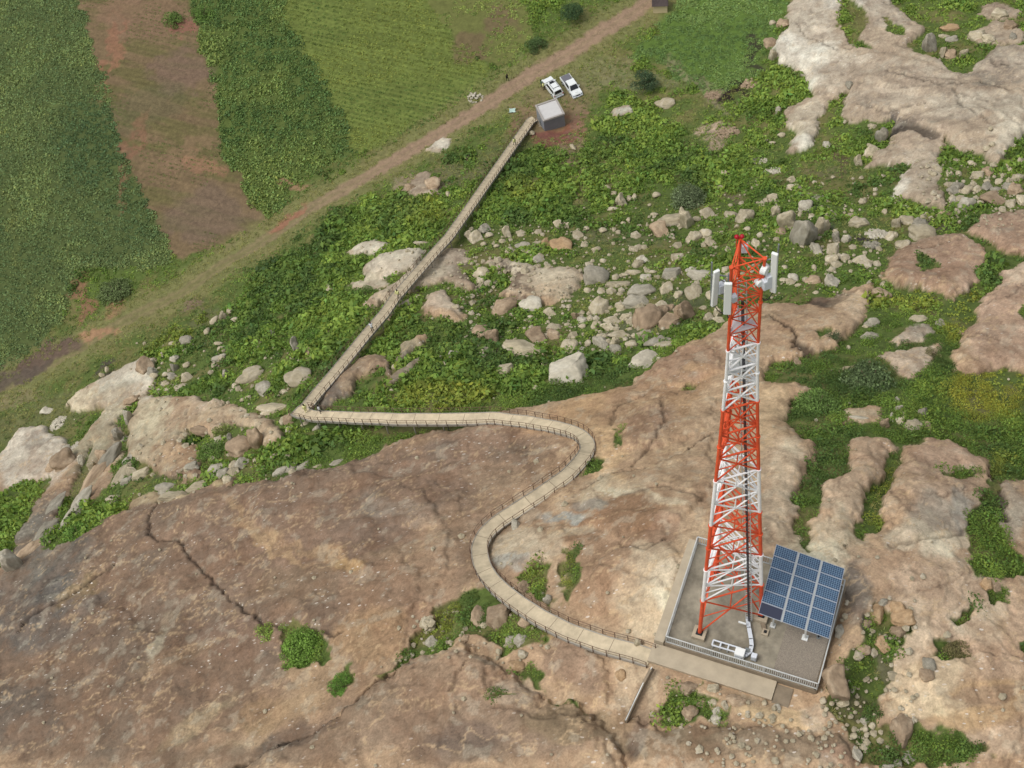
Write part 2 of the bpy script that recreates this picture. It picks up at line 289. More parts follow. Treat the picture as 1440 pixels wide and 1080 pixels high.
# tones of the bare rock: px, py, rx, ry, angle, colour, strength
RP = [(300,820,420,170,-15,(138,114,97),.9),(150,960,220,120,0,(122,101,86),.8),(60,860,80,60,-10,(108,101,96),.85),(90,790,60,22,-25,(100,96,92),.6),(420,760,160,70,-10,(142,114,96),.8),(640,660,140,45,-12,(146,118,100),.8),(720,640,50,14,0,(120,104,90),.5),
 (540,720,26,20,0,(152,140,128),.6),(590,735,34,20,10,(165,145,128),.5),(480,800,40,18,10,(170,132,96),.5),(450,790,70,8,25,(178,145,112),.6),(350,730,60,6,45,(182,150,118),.5),(560,850,80,50,0,(158,126,102),.7),(520,900,50,40,0,(176,140,104),.6),(420,830,60,30,0,(150,124,100),.5),
 (270,1020,60,14,-35,(170,150,120),.7),(225,905,30,10,-45,(176,164,142),.8),(240,870,16,10,-30,(160,140,118),.6),(120,835,40,10,-35,(140,118,84),.6),(60,740,30,50,40,(104,98,92),.7),(80,640,30,20,0,(190,176,160),.6),
 (380,1010,40,30,0,(150,122,88),.5),(440,940,40,40,0,(172,140,108),.6),(310,1060,60,8,-12,(186,160,130),.6),
 (300,1075,200,20,0,(120,106,94),.5),(500,1030,120,50,-20,(146,122,102),.8),(640,970,80,40,0,(158,130,108),.7),(700,1040,160,40,0,(150,124,104),.8),(660,1050,60,18,0,(118,98,88),.5),(730,985,40,18,0,(180,160,140),.6),(820,1030,80,30,0,(140,118,92),.7),(960,1050,120,24,0,(146,124,100),.8),(890,1040,14,30,10,(96,82,74),.7),(980,1040,60,12,0,(120,104,84),.6),
 (820,940,50,35,0,(146,118,98),.8),(770,905,25,12,0,(184,150,104),.6),(860,960,20,40,0,(180,150,120),.5),(900,960,30,60,20,(196,172,144),.7),(1000,960,100,20,14,(200,166,134),.6),(1060,1005,50,18,0,(196,166,132),.6),(1100,1015,50,16,0,(206,176,136),.6),(1150,1010,30,16,0,(196,170,146),.7),(1120,1060,120,24,0,(136,116,96),.7),(1180,1075,30,20,0,(176,140,118),.6),
 (770,595,60,20,-10,(196,156,120),.7),(850,590,60,50,0,(196,158,118),.8),(850,640,24,50,0,(206,170,130),.7),(900,570,60,30,-20,(176,142,112),.8),(900,610,40,24,-20,(160,128,106),.7),(970,520,80,22,-12,(172,138,114),.8),(990,560,60,30,-12,(186,148,112),.7),(905,515,24,10,-10,(196,184,164),.8),(1040,470,50,20,0,(182,152,126),.7),(1090,445,50,20,0,(176,148,120),.7),(1150,415,30,14,-20,(150,120,94),.5),(1165,422,22,14,-40,(110,92,80),.8),(1195,440,26,30,20,(198,170,142),.8),
 (870,690,60,14,-10,(192,168,140),.7),(880,710,60,8,5,(212,196,168),.6),(870,740,90,40,-10,(160,122,94),.8),(900,760,60,30,0,(140,108,82),.7),(830,715,26,10,10,(150,142,132),.7),(785,728,26,9,0,(166,160,152),.9),(740,775,50,22,0,(206,186,160),.7),(725,790,22,12,0,(188,180,168),.9),(800,755,40,12,0,(192,172,146),.6),(870,800,60,50,0,(172,140,114),.7),(850,850,50,35,0,(178,142,112),.7),(905,850,40,70,20,(206,180,150),.75),(930,790,30,60,10,(212,192,164),.7),(785,820,10,44,-5,(190,164,134),.7),(960,720,30,80,0,(196,168,138),.7),
 (1000,640,30,60,0,(184,152,124),.6),(1090,600,30,90,0,(204,172,136),.7),(1100,700,34,80,0,(198,172,146),.7),(1075,740,20,40,0,(160,150,132),.5),(1200,690,50,60,0,(200,172,146),.7),(1230,640,40,30,0,(190,158,132),.7),(1160,780,60,40,0,(214,194,164),.8),(1260,800,70,40,0,(200,164,134),.7),(1320,690,60,60,0,(192,162,138),.8),(1340,640,50,30,0,(188,154,130),.8),(1300,735,40,30,0,(172,160,146),.6),(1340,760,50,10,-10,(222,204,176),.6),(1420,720,30,40,0,(190,180,164),.6),
 (1330,850,80,60,0,(206,176,150),.7),(1400,900,60,60,0,(208,174,146),.8),(1260,890,40,50,0,(208,184,158),.6),(1300,960,60,30,0,(214,188,156),.7),(1380,1000,70,30,-15,(196,160,120),.8),(1380,990,60,12,-10,(150,124,104),.6),(1400,1050,60,20,0,(200,172,146),.7),(1205,840,18,50,10,(120,110,102),.8),(1200,960,12,20,0,(120,104,84),.5),(1350,730,20,26,0,(166,158,148),.7),
 (1130,45,50,50,0,(200,180,160),.8),(1150,95,34,34,20,(218,208,194),.9),(1110,70,24,20,0,(222,212,200),.8),(1190,95,40,20,20,(206,186,166),.7),(1260,130,110,36,6,(186,160,136),.85),(1230,110,60,14,8,(176,148,124),.7),(1390,90,60,30,0,(178,156,136),.8),(1400,75,40,14,-10,(160,136,116),.6),(1370,155,60,20,0,(204,186,164),.7),(1135,175,40,20,-35,(210,190,162),.8),(1130,200,24,10,0,(208,198,184),.8),(1265,180,34,10,10,(96,84,80),.9),(1290,200,40,18,0,(196,162,134),.8),(1290,240,40,30,0,(200,176,150),.7),(1262,255,18,26,35,(226,216,204),.7),(1240,10,40,30,40,(196,176,156),.7),(1180,10,30,14,0,(196,186,176),.8),(1420,190,24,30,30,(212,194,170),.7),
 (1320,365,70,50,0,(176,142,120),.9),(1410,320,60,40,0,(180,140,114),.9),(1300,345,50,14,-10,(162,130,106),.7),(1410,440,60,90,0,(190,158,136),.9),(1430,385,20,20,0,(206,180,156),.7),(1270,510,60,30,-25,(196,176,156),.8),(1200,515,30,8,-20,(164,150,124),.6),(1280,468,40,14,-20,(176,164,148),.8),(1215,582,20,12,0,(196,172,144),.8),
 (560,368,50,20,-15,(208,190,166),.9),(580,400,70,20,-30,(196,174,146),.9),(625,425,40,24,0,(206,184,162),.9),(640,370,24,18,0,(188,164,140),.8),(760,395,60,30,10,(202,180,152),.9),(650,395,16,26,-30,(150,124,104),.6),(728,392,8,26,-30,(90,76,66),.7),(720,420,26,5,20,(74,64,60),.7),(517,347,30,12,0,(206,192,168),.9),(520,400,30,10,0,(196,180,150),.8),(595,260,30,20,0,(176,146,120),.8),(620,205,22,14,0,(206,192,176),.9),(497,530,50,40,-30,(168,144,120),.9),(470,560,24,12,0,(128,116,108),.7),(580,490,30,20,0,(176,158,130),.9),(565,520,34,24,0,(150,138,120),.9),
 (220,610,50,50,0,(196,180,152),.9),(250,640,30,20,0,(198,160,126),.6),(250,590,12,26,10,(164,132,108),.5),(330,590,70,30,20,(196,172,144),.8),(290,570,30,10,0,(206,182,158),.7),(180,540,50,26,-20,(208,196,178),.9),(120,575,40,24,0,(216,196,164),.9),(150,600,40,60,30,(176,164,140),.7),(60,760,40,70,40,(128,120,110),.6),(40,640,60,50,-20,(206,192,176),.95),(60,625,14,8,0,(140,130,120),.5),(130,650,20,60,25,(168,156,130),.8),(220,695,50,14,0,(188,166,132),.8),(300,680,40,8,0,(190,170,130),.8),(875,157,20,10,0,(176,172,156),.9), (950,835,26,60,12,(222,204,178),.8),(1160,800,40,30,0,(224,206,178),.7),(1105,690,20,60,0,(220,198,170),.6),(1340,775,50,16,-8,(226,208,182),.7),(1300,1000,50,20,0,(222,196,162),.6),(1180,745,20,30,0,(214,194,166),.6),(1270,760,30,16,0,(222,204,178),.6),(905,705,60,9,12,(222,206,178),.7),(1000,575,24,40,10,(206,176,146),.5),(1375,880,40,30,0,(220,196,168),.6),
 (890,725,40,22,0,(142,110,84),.6),(925,750,22,14,0,(168,134,112),.6),(560,790,40,16,0,(176,150,122),.5),(200,780,50,30,0,(126,106,92),.5),(330,900,60,30,0,(146,116,100),.5),(240,930,60,16,-20,(160,134,108),.5),(430,1000,36,20,-20,(178,146,112),.5),(700,680,40,30,0,(170,142,116),.5),(640,760,40,30,0,(176,146,120),.6),(610,800,30,50,0,(180,150,122),.5),(470,690,60,20,-10,(152,124,104),.5),(20,1010,60,50,0,(112,98,88),.7),(120,890,70,26,-20,(116,100,90),.6),(400,900,40,24,0,(124,104,90),.5),(520,760,50,22,0,(128,106,92),.6),(600,640,60,14,-8,(132,112,98),.5),(430,1045,60,18,-20,(104,92,84),.7),(640,1070,70,20,0,(120,102,90),.6),(1390,110,30,14,0,(140,124,110),.6),(1230,150,30,10,0,(150,130,112),.6),(1330,175,40,8,0,(160,140,124),.5),(1420,340,30,16,0,(150,120,100),.6),(1330,395,30,12,0,(146,118,98),.5),(1400,480,30,20,0,(170,142,120),.5),(385,770,60,5,35,(186,152,116),.7),(345,725,30,5,60,(180,148,114),.6),(490,800,22,12,0,(184,148,104),.7)]
#@END
DARKSOIL = lin((92, 82, 58))
for L_ in (ROCK, SHEET):
    for i, (p, h, r) in enumerate(L_): L_[i] = (W2(p, h*.6), h, r)
HOLE = [W2(p, .5) for p in HOLE]; CRACK = [(W2(p, .8), a, b) for p, a, b in CRACK]
FIELD = {k: W2(v) for k, v in FIELD.items()}; ROADW = W2(ROAD)
# platform rectangle (world, metres): long front edge u, side edge v
PO = np.array([-4.72, -2.35]); PU = np.array([.934, -.358]); PV = np.array([.336, .942]); PW, PD = 11.55, 8.6
def plat(u, v, z=0.): q = PO+PU*u+PV*v; return Vector((q[0], q[1], z))
PANG = math.atan2(PU[1], PU[0])
def plat_sd(x, y, pad=0.):
    u = (x-PO[0])*PU[0]+(y-PO[1])*PU[1]; v = (x-PO[0])*PV[0]+(y-PO[1])*PV[1]
    dx = np.maximum(-pad-u, u-PW-pad); dy = np.maximum(-1.9-pad-v, v-PD-pad); return np.maximum(dx, dy)
def relief(x, y):
    """rise, rock mask, crack mask at world points"""
    x = np.asarray(x, float); y = np.asarray(y, float)
    wx = x+(fbm(x*.35, y*.35, 4, 1)-.5)*2.0+(fbm(x*1.8, y*1.8, 3, 5)-.5)*.85; wy = y+(fbm(x*.35, y*.35, 4, 9)-.5)*2.0+(fbm(x*1.8, y*1.8, 3, 6)-.5)*.85
    h = np.zeros(x.shape); m = np.zeros(x.shape)
    for p, hh, r in ROCK:
        d = sdfb(wx, wy, p); t = np.clip(d/r, 0, 1); h = np.maximum(h, hh*np.sqrt(1-(1-t)**2)); m = np.maximum(m, sst(d, -.12, .12))
    big = h.copy()
    for p, hh, r in SHEET:
        d = sdfb(wx, wy, p); t = np.clip(d/r, 0, 1); h = h+hh*np.sqrt(1-(1-t)**2)*(m > .5)
    stn = fbm(x*.5, y*.5, 3, 11); g = fbm(x*.11+2, y*.14, 4, 21); g2 = fbm(x*.5, y*.5, 4, 31)
    rid = 1-np.abs(2*fbm(x*.16+5, y*.2, 4, 41)-1)*3; rid = np.clip(rid, 0, 1)
    ter = fbm(x*.13, y*.13, 5, 51)*7; ter = (np.floor(ter)+sst(ter-np.floor(ter), .84, .98))/7
    near = sst(plat_sd(x, y), .3, 4.)
    rough = ((g-.5)*2.0+(g2-.5)*.22-rid*.10+ter*1.6-.8+(fbm(x*1.9, y*1.9, 3, 61)-.5)*.05)
    h = h+m*rough*near*.66*np.clip(big, .3, 1)
    for p in HOLE:
        d = sdfb(wx*.5+x*.5+(vn(x*1.3, y*1.3, 77)-.5)*.9, wy*.5+y*.5+(vn(x*1.3, y*1.3, 78)-.5)*.9, p); k = sst(d, -.1, .15); m = m*(1-k); h = h-k*.55*np.clip(d/.8+.3, 0, 1)
    ck = np.zeros(x.shape)
    cx = x+(vn(x*1.6, y*1.6, 71)-.5)*.5+(vn(x*6, y*6, 73)-.5)*.16; cy = y+(vn(x*1.6, y*1.6, 72)-.5)*.5
    for p, wd, dp in CRACK:
        d = dline(cx, cy, p); k = 1-sst(d, wd*.5, wd+.12); ck = np.maximum(ck, k*min(1, dp*2)); h = h-k*dp*m
    soil = (1-m)*((fbm(x*.2, y*.2, 4, 81)-.5)*1.4*sst(H(x, y), FZ+.5, FZ+5)+(fbm(x*1.2, y*1.2, 3, 83)-.5)*.2)
    h = h+soil
    ps = plat_sd(x, y); q = sst(ps, -.2, 1.6)
    return h, m, ck, q
def HF(x, y, full=False):
    b = H(x, y); h, m, ck, q = relief(x, y); z = b+h
    z = np.where(plat_sd(x, y) < 2, (z)*q+(1-q)*(-.92), z)
    dr = dline(x, y, ROADW); k = 1-sst(dr, 1.6, 3.4); z = z-(1-m)*k*.12*1
    return (z, m, ck) if full else z
# ------------------------------------------------------------------ materials
def mat(name, rgb, rough=.6, metal=0., nz=0., ns=8., bump=0., rnd=0., spec=.3, kw=None):
    m = bpy.data.materials.new(name); m.use_nodes = True; t = m.node_tree; b = t.nodes['Principled BSDF']
    b.inputs['Roughness'].default_value = rough; b.inputs['Metallic'].default_value = metal; b.inputs['Specular IOR Level'].default_value = spec
    c = lin(rgb)*ALB; base = (*c, 1); b.inputs['Base Color'].default_value = base
    if nz or rnd:
        tc = t.nodes.new('ShaderNodeTexCoord'); n = t.nodes.new('ShaderNodeTexNoise'); n.inputs['Scale'].default_value = ns; n.inputs['Detail'].default_value = 6; n.inputs['Roughness'].default_value = .65
        t.links.new(tc.outputs['Object'], n.inputs['Vector'])
        mr = t.nodes.new('ShaderNodeMapRange'); mr.inputs[1].default_value = .3; mr.inputs[2].default_value = .7; mr.inputs[3].default_value = 1-nz; mr.inputs[4].default_value = 1+nz
        t.links.new(n.outputs['Fac'], mr.inputs[0]); val = mr.outputs[0]
        if rnd:
            oi = t.nodes.new('ShaderNodeObjectInfo'); m2 = t.nodes.new('ShaderNodeMapRange'); m2.inputs[3].default_value = 1-rnd; m2.inputs[4].default_value = 1+rnd
            t.links.new(oi.outputs['Random'], m2.inputs[0]); mm = t.nodes.new('ShaderNodeMath'); mm.operation = 'MULTIPLY'
            t.links.new(val, mm.inputs[0]); t.links.new(m2.outputs[0], mm.inputs[1]); val = mm.outputs[0]
        vm = t.nodes.new('ShaderNodeVectorMath'); vm.operation = 'SCALE'; vm.inputs[0].default_value = c
        t.links.new(val, vm.inputs['Scale']); t.links.new(vm.outputs[0], b.inputs['Base Color'])
        if bump:
            bp = t.nodes.new('ShaderNodeBump'); bp.inputs['Strength'].default_value = bump; bp.inputs['Distance'].default_value = .1
            t.links.new(n.outputs['Fac'], bp.inputs['Height']); t.links.new(bp.outputs[0], b.inputs['Normal'])
    return m
MT = dict(
 red=mat('red_paint', (232, 92, 52), .55, nz=.2, ns=1.1), white=mat('white_paint', (255, 254, 252), .55, nz=.09, ns=2),
 concrete=mat('concrete', (186, 172, 148), .85, nz=.12, ns=1.2, bump=.1), pad=mat('stained_concrete', (152, 144, 126), .9, nz=.5, ns=.55, bump=.1),
 wall=mat('weathered_concrete', (140, 126, 106), .9, nz=.2, ns=1.3, bump=.1), deck=mat('deck_boards', (208, 192, 162), .8, nz=.22, ns=1.0),
 deckside=mat('deck_side', (168, 162, 150), .7, nz=.1, ns=1.5), rust=mat('brown_painted_steel', (112, 88, 72), .6, nz=.2, ns=4), galv=mat('galvanised_steel', (206, 208, 204), .5, .1, nz=.08, ns=3),
 steelgrey=mat('grey_steel', (140, 146, 146), .5, .2), dark=mat('dark_rubber', (38, 38, 40), .7), cable=mat('black_cable', (48, 46, 56), .6), plastic=mat('white_plastic', (244, 246, 242), .4),
 plasticb=mat('pale_grey_enclosure', (222, 228, 234), .4), greywall=mat('grey_render', (136, 140, 146), .8, nz=.08, ns=1), greyroof=mat('pale_roof', (205, 203, 200), .7, nz=.06, ns=1.5), trim=mat('roof_rim', (168, 162, 155), .7, nz=.05),
 cream=mat('cream_wall', (226, 208, 168), .8, nz=.06), thatch=mat('dark_roofing', (78, 68, 66), .8, nz=.3, ns=2), carwhite=mat('car_paint', (236, 240, 238), .25, spec=.5), glass=mat('dark_glass', (34, 38, 42), .12, spec=.6), tyre=mat('tyre', (30, 30, 30), .8), bedlin=mat('grey_bed_liner', (112, 112, 118), .6),
 skin=mat('skin', (92, 62, 46), .6), vest=mat('yellow_cloth', (228, 228, 160), .8), black=mat('black_cloth', (28, 28, 32), .8), whitec=mat('white_cloth', (225, 228, 230), .8), trousers=mat('dark_trousers', (48, 50, 58), .8), green=mat('green_cloth', (38, 96, 72), .8), bark=mat('bark', (104, 88, 70), .9, nz=.2), lamp=mat('red_lamp_glass', (176, 28, 44), .3), panelblank=mat('dark_panel', (62, 66, 84), .3, spec=.5), alu=mat('aluminium_frame', (196, 204, 214), .35, .3), litter=mat('pale_plastic_sheet', (190, 214, 204), .5))
def rock_mat(name, rgb, pale=(214, 204, 184), sc=1.):
    m = bpy.data.materials.new(name); m.use_nodes = True; t = m.node_tree; N = t.nodes.new; L = t.links.new; b = t.nodes['Principled BSDF']
    b.inputs['Roughness'].default_value = .92; b.inputs['Specular IOR Level'].default_value = .15
    tc = N('ShaderNodeTexCoord'); oi = N('ShaderNodeObjectInfo'); ad = N('ShaderNodeVectorMath'); ad.operation = 'ADD'; L(tc.outputs['Object'], ad.inputs[0]); L(oi.outputs['Location'], ad.inputs[1])
    n1 = N('ShaderNodeTexNoise'); n1.inputs['Scale'].default_value = .9*sc; n1.inputs['Detail'].default_value = 7; n1.inputs['Roughness'].default_value = .65; n1.inputs['Distortion'].default_value = .8; L(ad.outputs[0], n1.inputs['Vector'])
    n2 = N('ShaderNodeTexNoise'); n2.inputs['Scale'].default_value = 5*sc; n2.inputs['Detail'].default_value = 5; L(ad.outputs[0], n2.inputs['Vector'])
    cr = N('ShaderNodeValToRGB'); e = cr.color_ramp.elements; e[0].position = .28; e[0].color = (*(lin(rgb)*ALB*.68), 1); e[1].position = .72; e[1].color = (*(lin(pale)*ALB), 1)
    k = cr.color_ramp.elements.new(.5); k.color = (*(lin(rgb)*ALB), 1); L(n1.outputs['Fac'], cr.inputs[0])
    m2 = N('ShaderNodeMapRange'); m2.inputs[3].default_value = .78; m2.inputs[4].default_value = 1.12; L(oi.outputs['Random'], m2.inputs[0])
    m3 = N('ShaderNodeMapRange'); m3.inputs[1].default_value = .3; m3.inputs[2].default_value = .7; m3.inputs[3].default_value = .85; m3.inputs[4].default_value = 1.12; L(n2.outputs['Fac'], m3.inputs[0])
    mm = N('ShaderNodeMath'); mm.operation = 'MULTIPLY'; L(m2.outputs[0], mm.inputs[0]); L(m3.outputs[0], mm.inputs[1])
    vm = N('ShaderNodeVectorMath'); vm.operation = 'SCALE'; L(cr.outputs[0], vm.inputs[0]); L(mm.outputs[0], vm.inputs['Scale']); L(vm.outputs[0], b.inputs['Base Color'])
    bp = N('ShaderNodeBump'); bp.inputs['Strength'].default_value = .5; bp.inputs['Distance'].default_value = .12; L(n1.outputs['Fac'], bp.inputs['Height']); L(bp.outputs[0], b.inputs['Normal'])
    return m
ROCKM = {'p': rock_mat('pale_granite', (190, 178, 150)), 'b': rock_mat('brown_granite', (172, 150, 124), (202, 182, 154)), 'g': rock_mat('grey_granite', (170, 163, 145), (196, 190, 174)), 'w': rock_mat('whitish_granite', (198, 190, 170), (220, 214, 196)), 'o': rock_mat('orange_granite', (186, 156, 120), (206, 180, 146))}
def ground_mat():
    m = bpy.data.materials.new('ground'); m.use_nodes = True; t = m.node_tree; N = t.nodes.new; L = t.links.new; b = t.nodes['Principled BSDF']
    b.inputs['Roughness'].default_value = .9; b.inputs['Specular IOR Level'].default_value = .18
    at = N('ShaderNodeAttribute'); at.attribute_name = 'col'; rk = N('ShaderNodeAttribute'); rk.attribute_name = 'rock'; tc = N('ShaderNodeTexCoord')
    def noise(s, d=6, r=.6, dist=0, v=None):
        n = N('ShaderNodeTexNoise'); n.inputs['Scale'].default_value = s; n.inputs['Detail'].default_value = d; n.inputs['Roughness'].default_value = r; n.inputs['Distortion'].default_value = dist
        L(v or tc.outputs['Object'], n.inputs['Vector']); return n.outputs['Fac']
    def mr(v, a, b_, c, d):
        n = N('ShaderNodeMapRange'); n.inputs[1].default_value = a; n.inputs[2].default_value = b_; n.inputs[3].default_value = c; n.inputs[4].default_value = d; L(v, n.inputs[0]); return n.outputs[0]
    def mul(a, b_):
        n = N('ShaderNodeMath'); n.operation = 'MULTIPLY'; L(a, n.inputs[0]); L(b_, n.inputs[1]); return n.outputs[0]
    na = noise(.9, 8, .68, 1.6); nb = noise(6, 5, .6)
    v = mul(mr(na, .3, .7, .76, 1.24), mr(nb, .3, .7, .82, 1.18))
    sc = N('ShaderNodeVectorMath'); sc.operation = 'SCALE'; L(at.outputs['Color'], sc.inputs[0]); L(v, sc.inputs['Scale'])
    # pale mineral flakes and dark pits on bare rock
    vo = N('ShaderNodeTexVoronoi'); vo.inputs['Scale'].default_value = 1.5
    mp = N('ShaderNodeMapping'); mp.inputs['Scale'].default_value = (1.0, 2.2, 1); mp.inputs['Rotation'].default_value = (0, 0, .6)
    nd = N('ShaderNodeTexNoise'); nd.inputs['Scale'].default_value = 3; nd.inputs['Detail'].default_value = 3; L(tc.outputs['Object'], nd.inputs['Vector'])
    mixv = N('ShaderNodeMix'); mixv.data_type = 'VECTOR'; mixv.inputs[0].default_value = .12; L(tc.outputs['Object'], mixv.inputs[4]); L(nd.outputs['Color'], mixv.inputs[5])
    L(mixv.outputs[1], mp.inputs['Vector']); L(mp.outputs[0], vo.inputs['Vector'])
    sep = N('ShaderNodeSeparateColor'); L(vo.outputs['Color'], sep.inputs[0])
    thr = mr(sep.outputs[0], .45, 1., 0., .25)
    lt = N('ShaderNodeMath'); lt.operation = 'LESS_THAN'; L(vo.outputs['Distance'], lt.inputs[0]); L(thr, lt.inputs[1])
    zone = mr(noise(.07, 3), .40, .6, .0, 1.)
    fl = mul(mul(lt.outputs[0], rk.outputs['Fac']), zone)
    mx = N('ShaderNodeMix'); mx.data_type = 'RGBA'; L(mul(fl, mr(sep.outputs[1], 0, 1, .6, 1.)), mx.inputs[0]); L(sc.outputs[0], mx.inputs[6]); mx.inputs[7].default_value = (*(lin((228, 218, 204))*ALB), 1)
    L(mx.outputs[2], b.inputs['Base Color'])
    nr = noise(.5, 9, .62, .8); bp = N('ShaderNodeBump'); bp.inputs['Distance'].default_value = .22; L(mr(rk.outputs['Fac'], 0, 1, .3, .55), bp.inputs['Strength']); L(nr, bp.inputs['Height']); L(bp.outputs[0], b.inputs['Normal'])
    return m
GROUND = ground_mat()
def leaf_mat():
    m = bpy.data.materials.new('leaves'); m.use_nodes = True; t = m.node_tree; b = t.nodes['Principled BSDF']; b.inputs['Roughness'].default_value = .65; b.inputs['Specular IOR Level'].default_value = .25
    a = t.nodes.new('ShaderNodeAttribute'); a.attribute_name = 'col'; t.links.new(a.outputs['Color'], b.inputs['Base Color'])
    tr = t.nodes.new('ShaderNodeBsdfTranslucent'); t.links.new(a.outputs['Color'], tr.inputs['Color']); mx = t.nodes.new('ShaderNodeMixShader'); mx.inputs[0].default_value = .3
    t.links.new(b.outputs[0], mx.inputs[1]); t.links.new(tr.outputs[0], mx.inputs[2]); t.links.new(mx.outputs[0], t.nodes['Material Output'].inputs[0]); return m
LEAF = leaf_mat()
# ------------------------------------------------------------------ the ground mesh
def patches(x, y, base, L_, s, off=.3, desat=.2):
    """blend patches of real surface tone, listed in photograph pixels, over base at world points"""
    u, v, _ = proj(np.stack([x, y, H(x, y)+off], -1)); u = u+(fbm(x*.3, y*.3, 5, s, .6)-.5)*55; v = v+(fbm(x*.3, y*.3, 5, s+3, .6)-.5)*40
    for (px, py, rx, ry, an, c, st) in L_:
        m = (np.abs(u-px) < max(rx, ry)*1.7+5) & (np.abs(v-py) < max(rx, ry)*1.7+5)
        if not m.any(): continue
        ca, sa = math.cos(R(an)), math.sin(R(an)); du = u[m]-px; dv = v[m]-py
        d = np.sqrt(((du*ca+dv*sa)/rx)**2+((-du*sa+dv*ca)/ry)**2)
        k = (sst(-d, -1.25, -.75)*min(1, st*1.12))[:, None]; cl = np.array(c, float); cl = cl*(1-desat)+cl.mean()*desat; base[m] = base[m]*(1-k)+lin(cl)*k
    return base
print('terrain...')
def axis(a0, a1, fine0, fine1, step, coarse):
    return np.unique(np.r_[np.arange(a0, fine0, coarse), np.arange(fine0, fine1, step), np.arange(fine1, a1+1, coarse)])
us = axis(-560, 2000, -30, 1470, 2.1, 9.); vs = axis(-330, 1460, -30, 1110, 2.1, 8.)
cu = np.linspace(-570, 2010, 60); cv = np.linspace(-340, 1470, 50)
CU, CV = np.meshgrid(cu, cv); CPt = unp(CU, CV)[..., :2]
def lerp2(A, u, v):
    iu = np.clip(np.searchsorted(cu, u)-1, 0, len(cu)-2); iv = np.clip(np.searchsorted(cv, v)-1, 0, len(cv)-2)
    fu = ((u-cu[iu])/(cu[1]-cu[0]))[None, :, None]; fv = ((v-cv[iv])/(cv[1]-cv[0]))[:, None, None]
    a = A[iv][:, iu]; b = A[iv][:, iu+1]; c = A[iv+1][:, iu]; d = A[iv+1][:, iu+1]
    return (a*(1-fu)+b*fu)*(1-fv)+(c*(1-fu)+d*fu)*fv
XY = lerp2(CPt, us, vs); nv, nu = XY.shape[:2]; gx = XY[..., 0].ravel(); gy = XY[..., 1].ravel()
gz, gm, gc = HF(gx, gy, True)
def ground_colour(x, y, m, ck, z=None):
    n = len(x); f1 = fbm(x*.25, y*.25, 5, 101); f2 = fbm(x*.9, y*.9, 4, 103); st = fbm((x*.8+y*.25)*.7, (y*.7-x*.2)*.16, 5, 105, .6)
    # rock: grain colours between tan, pink-brown, cream
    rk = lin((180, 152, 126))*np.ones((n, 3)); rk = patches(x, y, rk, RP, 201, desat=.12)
    k = sst(f1, .35, .7)[:, None]; rk = rk*(1-.35*k)+.35*k*lin((150, 118, 96))
    k = (sst(st, .52, .74)*.32)[:, None]; rk = rk*(1-k)+k*np.clip(rk*1.45, 0, .8)
    k = (sst(-st, -.44, -.28)*.45)[:, None]; rk = rk*(1-k)+k*rk*np.array([.66, .60, .56])
    l = np.abs(fbm(x*.45, y*.45, 6, 107, .62)-.5); k = (sst(-l, -.010, -.002)*.5)[:, None]; rk = rk*(1-k)+k*rk*.55
    l2 = np.abs(fbm(x*.2+9, y*.3, 5, 111, .6)-.5); k = (sst(-l2, -.02, -.004)*.5)[:, None]; rk = rk*(1-k)+k*lin((206, 176, 142))
    fz = fbm(x*.75, y*.75, 5, 113, .6); k = (sst(fz, .62, .68)*.22)[:, None]; rk = rk*(1-k)+k*lin((200, 190, 172)); k = (sst(-fz, -.38, -.33)*.3)[:, None]; rk = rk*(1-k)+k*lin((128, 98, 78))
    tt = fbm(x*.22+3, y*.28, 5, 151, .55)*6; fr = tt-np.floor(tt); stp = _h(np.floor(tt).astype(np.int64), np.zeros(len(x), np.int64), 9); rk = rk*(.86+.26*stp)[:, None]; kk = (np.exp(-((fr-.04)/.035)**2)*.4)[:, None]; rk = rk*(1-kk)+kk*rk*.55
    rk = rk*(.86+.28*f2[:, None]); rk[:] = rk*(1-.75*ck[:, None])+.75*ck[:, None]*lin((48, 40, 36))
    rk = rk*(1-sst(y, 60, 80)[:, None]*.45)+(rk.mean(1)[:, None]*np.array([1.1, 1.0, .86]))*sst(y, 60, 80)[:, None]*.45
    # soil under the plants
    so = lin((90, 106, 52))*np.ones((n, 3)); k = sst(f1, .46, .68)[:, None]; so = so*(1-k)+k*lin((114, 112, 68))
    zone = np.full(n, 0)
    fd = {'dark': (84, 96, 54), 'soil': (120, 102, 76), 'bushy': (90, 104, 52), 'light': (106, 118, 58), 'mixed': (108, 112, 62), 'bright': (92, 116, 52)}
    wx = x+(fbm(x*.3, y*.3, 3, 121)-.5)*2.4; wy = y+(fbm(x*.3, y*.3, 3, 122)-.5)*2.4
    row = np.sin((x*.35+y*.94)*2*math.pi/1.1)
    for i, (kx, c) in enumerate(fd.items()):
        d = sdfb(wx, wy, FIELD[kx]); k = sst(d, -.3, .3)[:, None]; cc = lin(c)*np.ones((n, 3))
        if kx == 'soil':
            g = fbm((x*.35+y*.94)*1.3, (x*.94-y*.35)*.12, 4, 131); cc = cc*(1+.22*(g-.5)[:, None]*2); kk = (sst(fbm((x*.35+y*.94)*.5, (x*.94-y*.35)*.1, 4, 133), .44, .66)*.75)[:, None]; cc = cc*(1-kk)+kk*lin((102, 98, 60)); cc *= (1+.07*row)[:, None]
        if kx == 'light': cc *= (1+.12*row+.5*(fbm((x*.35+y*.94)*1.5, (x*.94-y*.35)*.2, 3, 135)-.5))[:, None]
        so = so*(1-k)+k*cc; zone[(d > 0)] = i+1
    dr = dline(x+(f2-.5)*1.2, y+(fbm(x*.9, y*.9, 3, 141)-.5)*1.2, ROADW, 8)
    along = sst(x, -75, -40)[:, None]
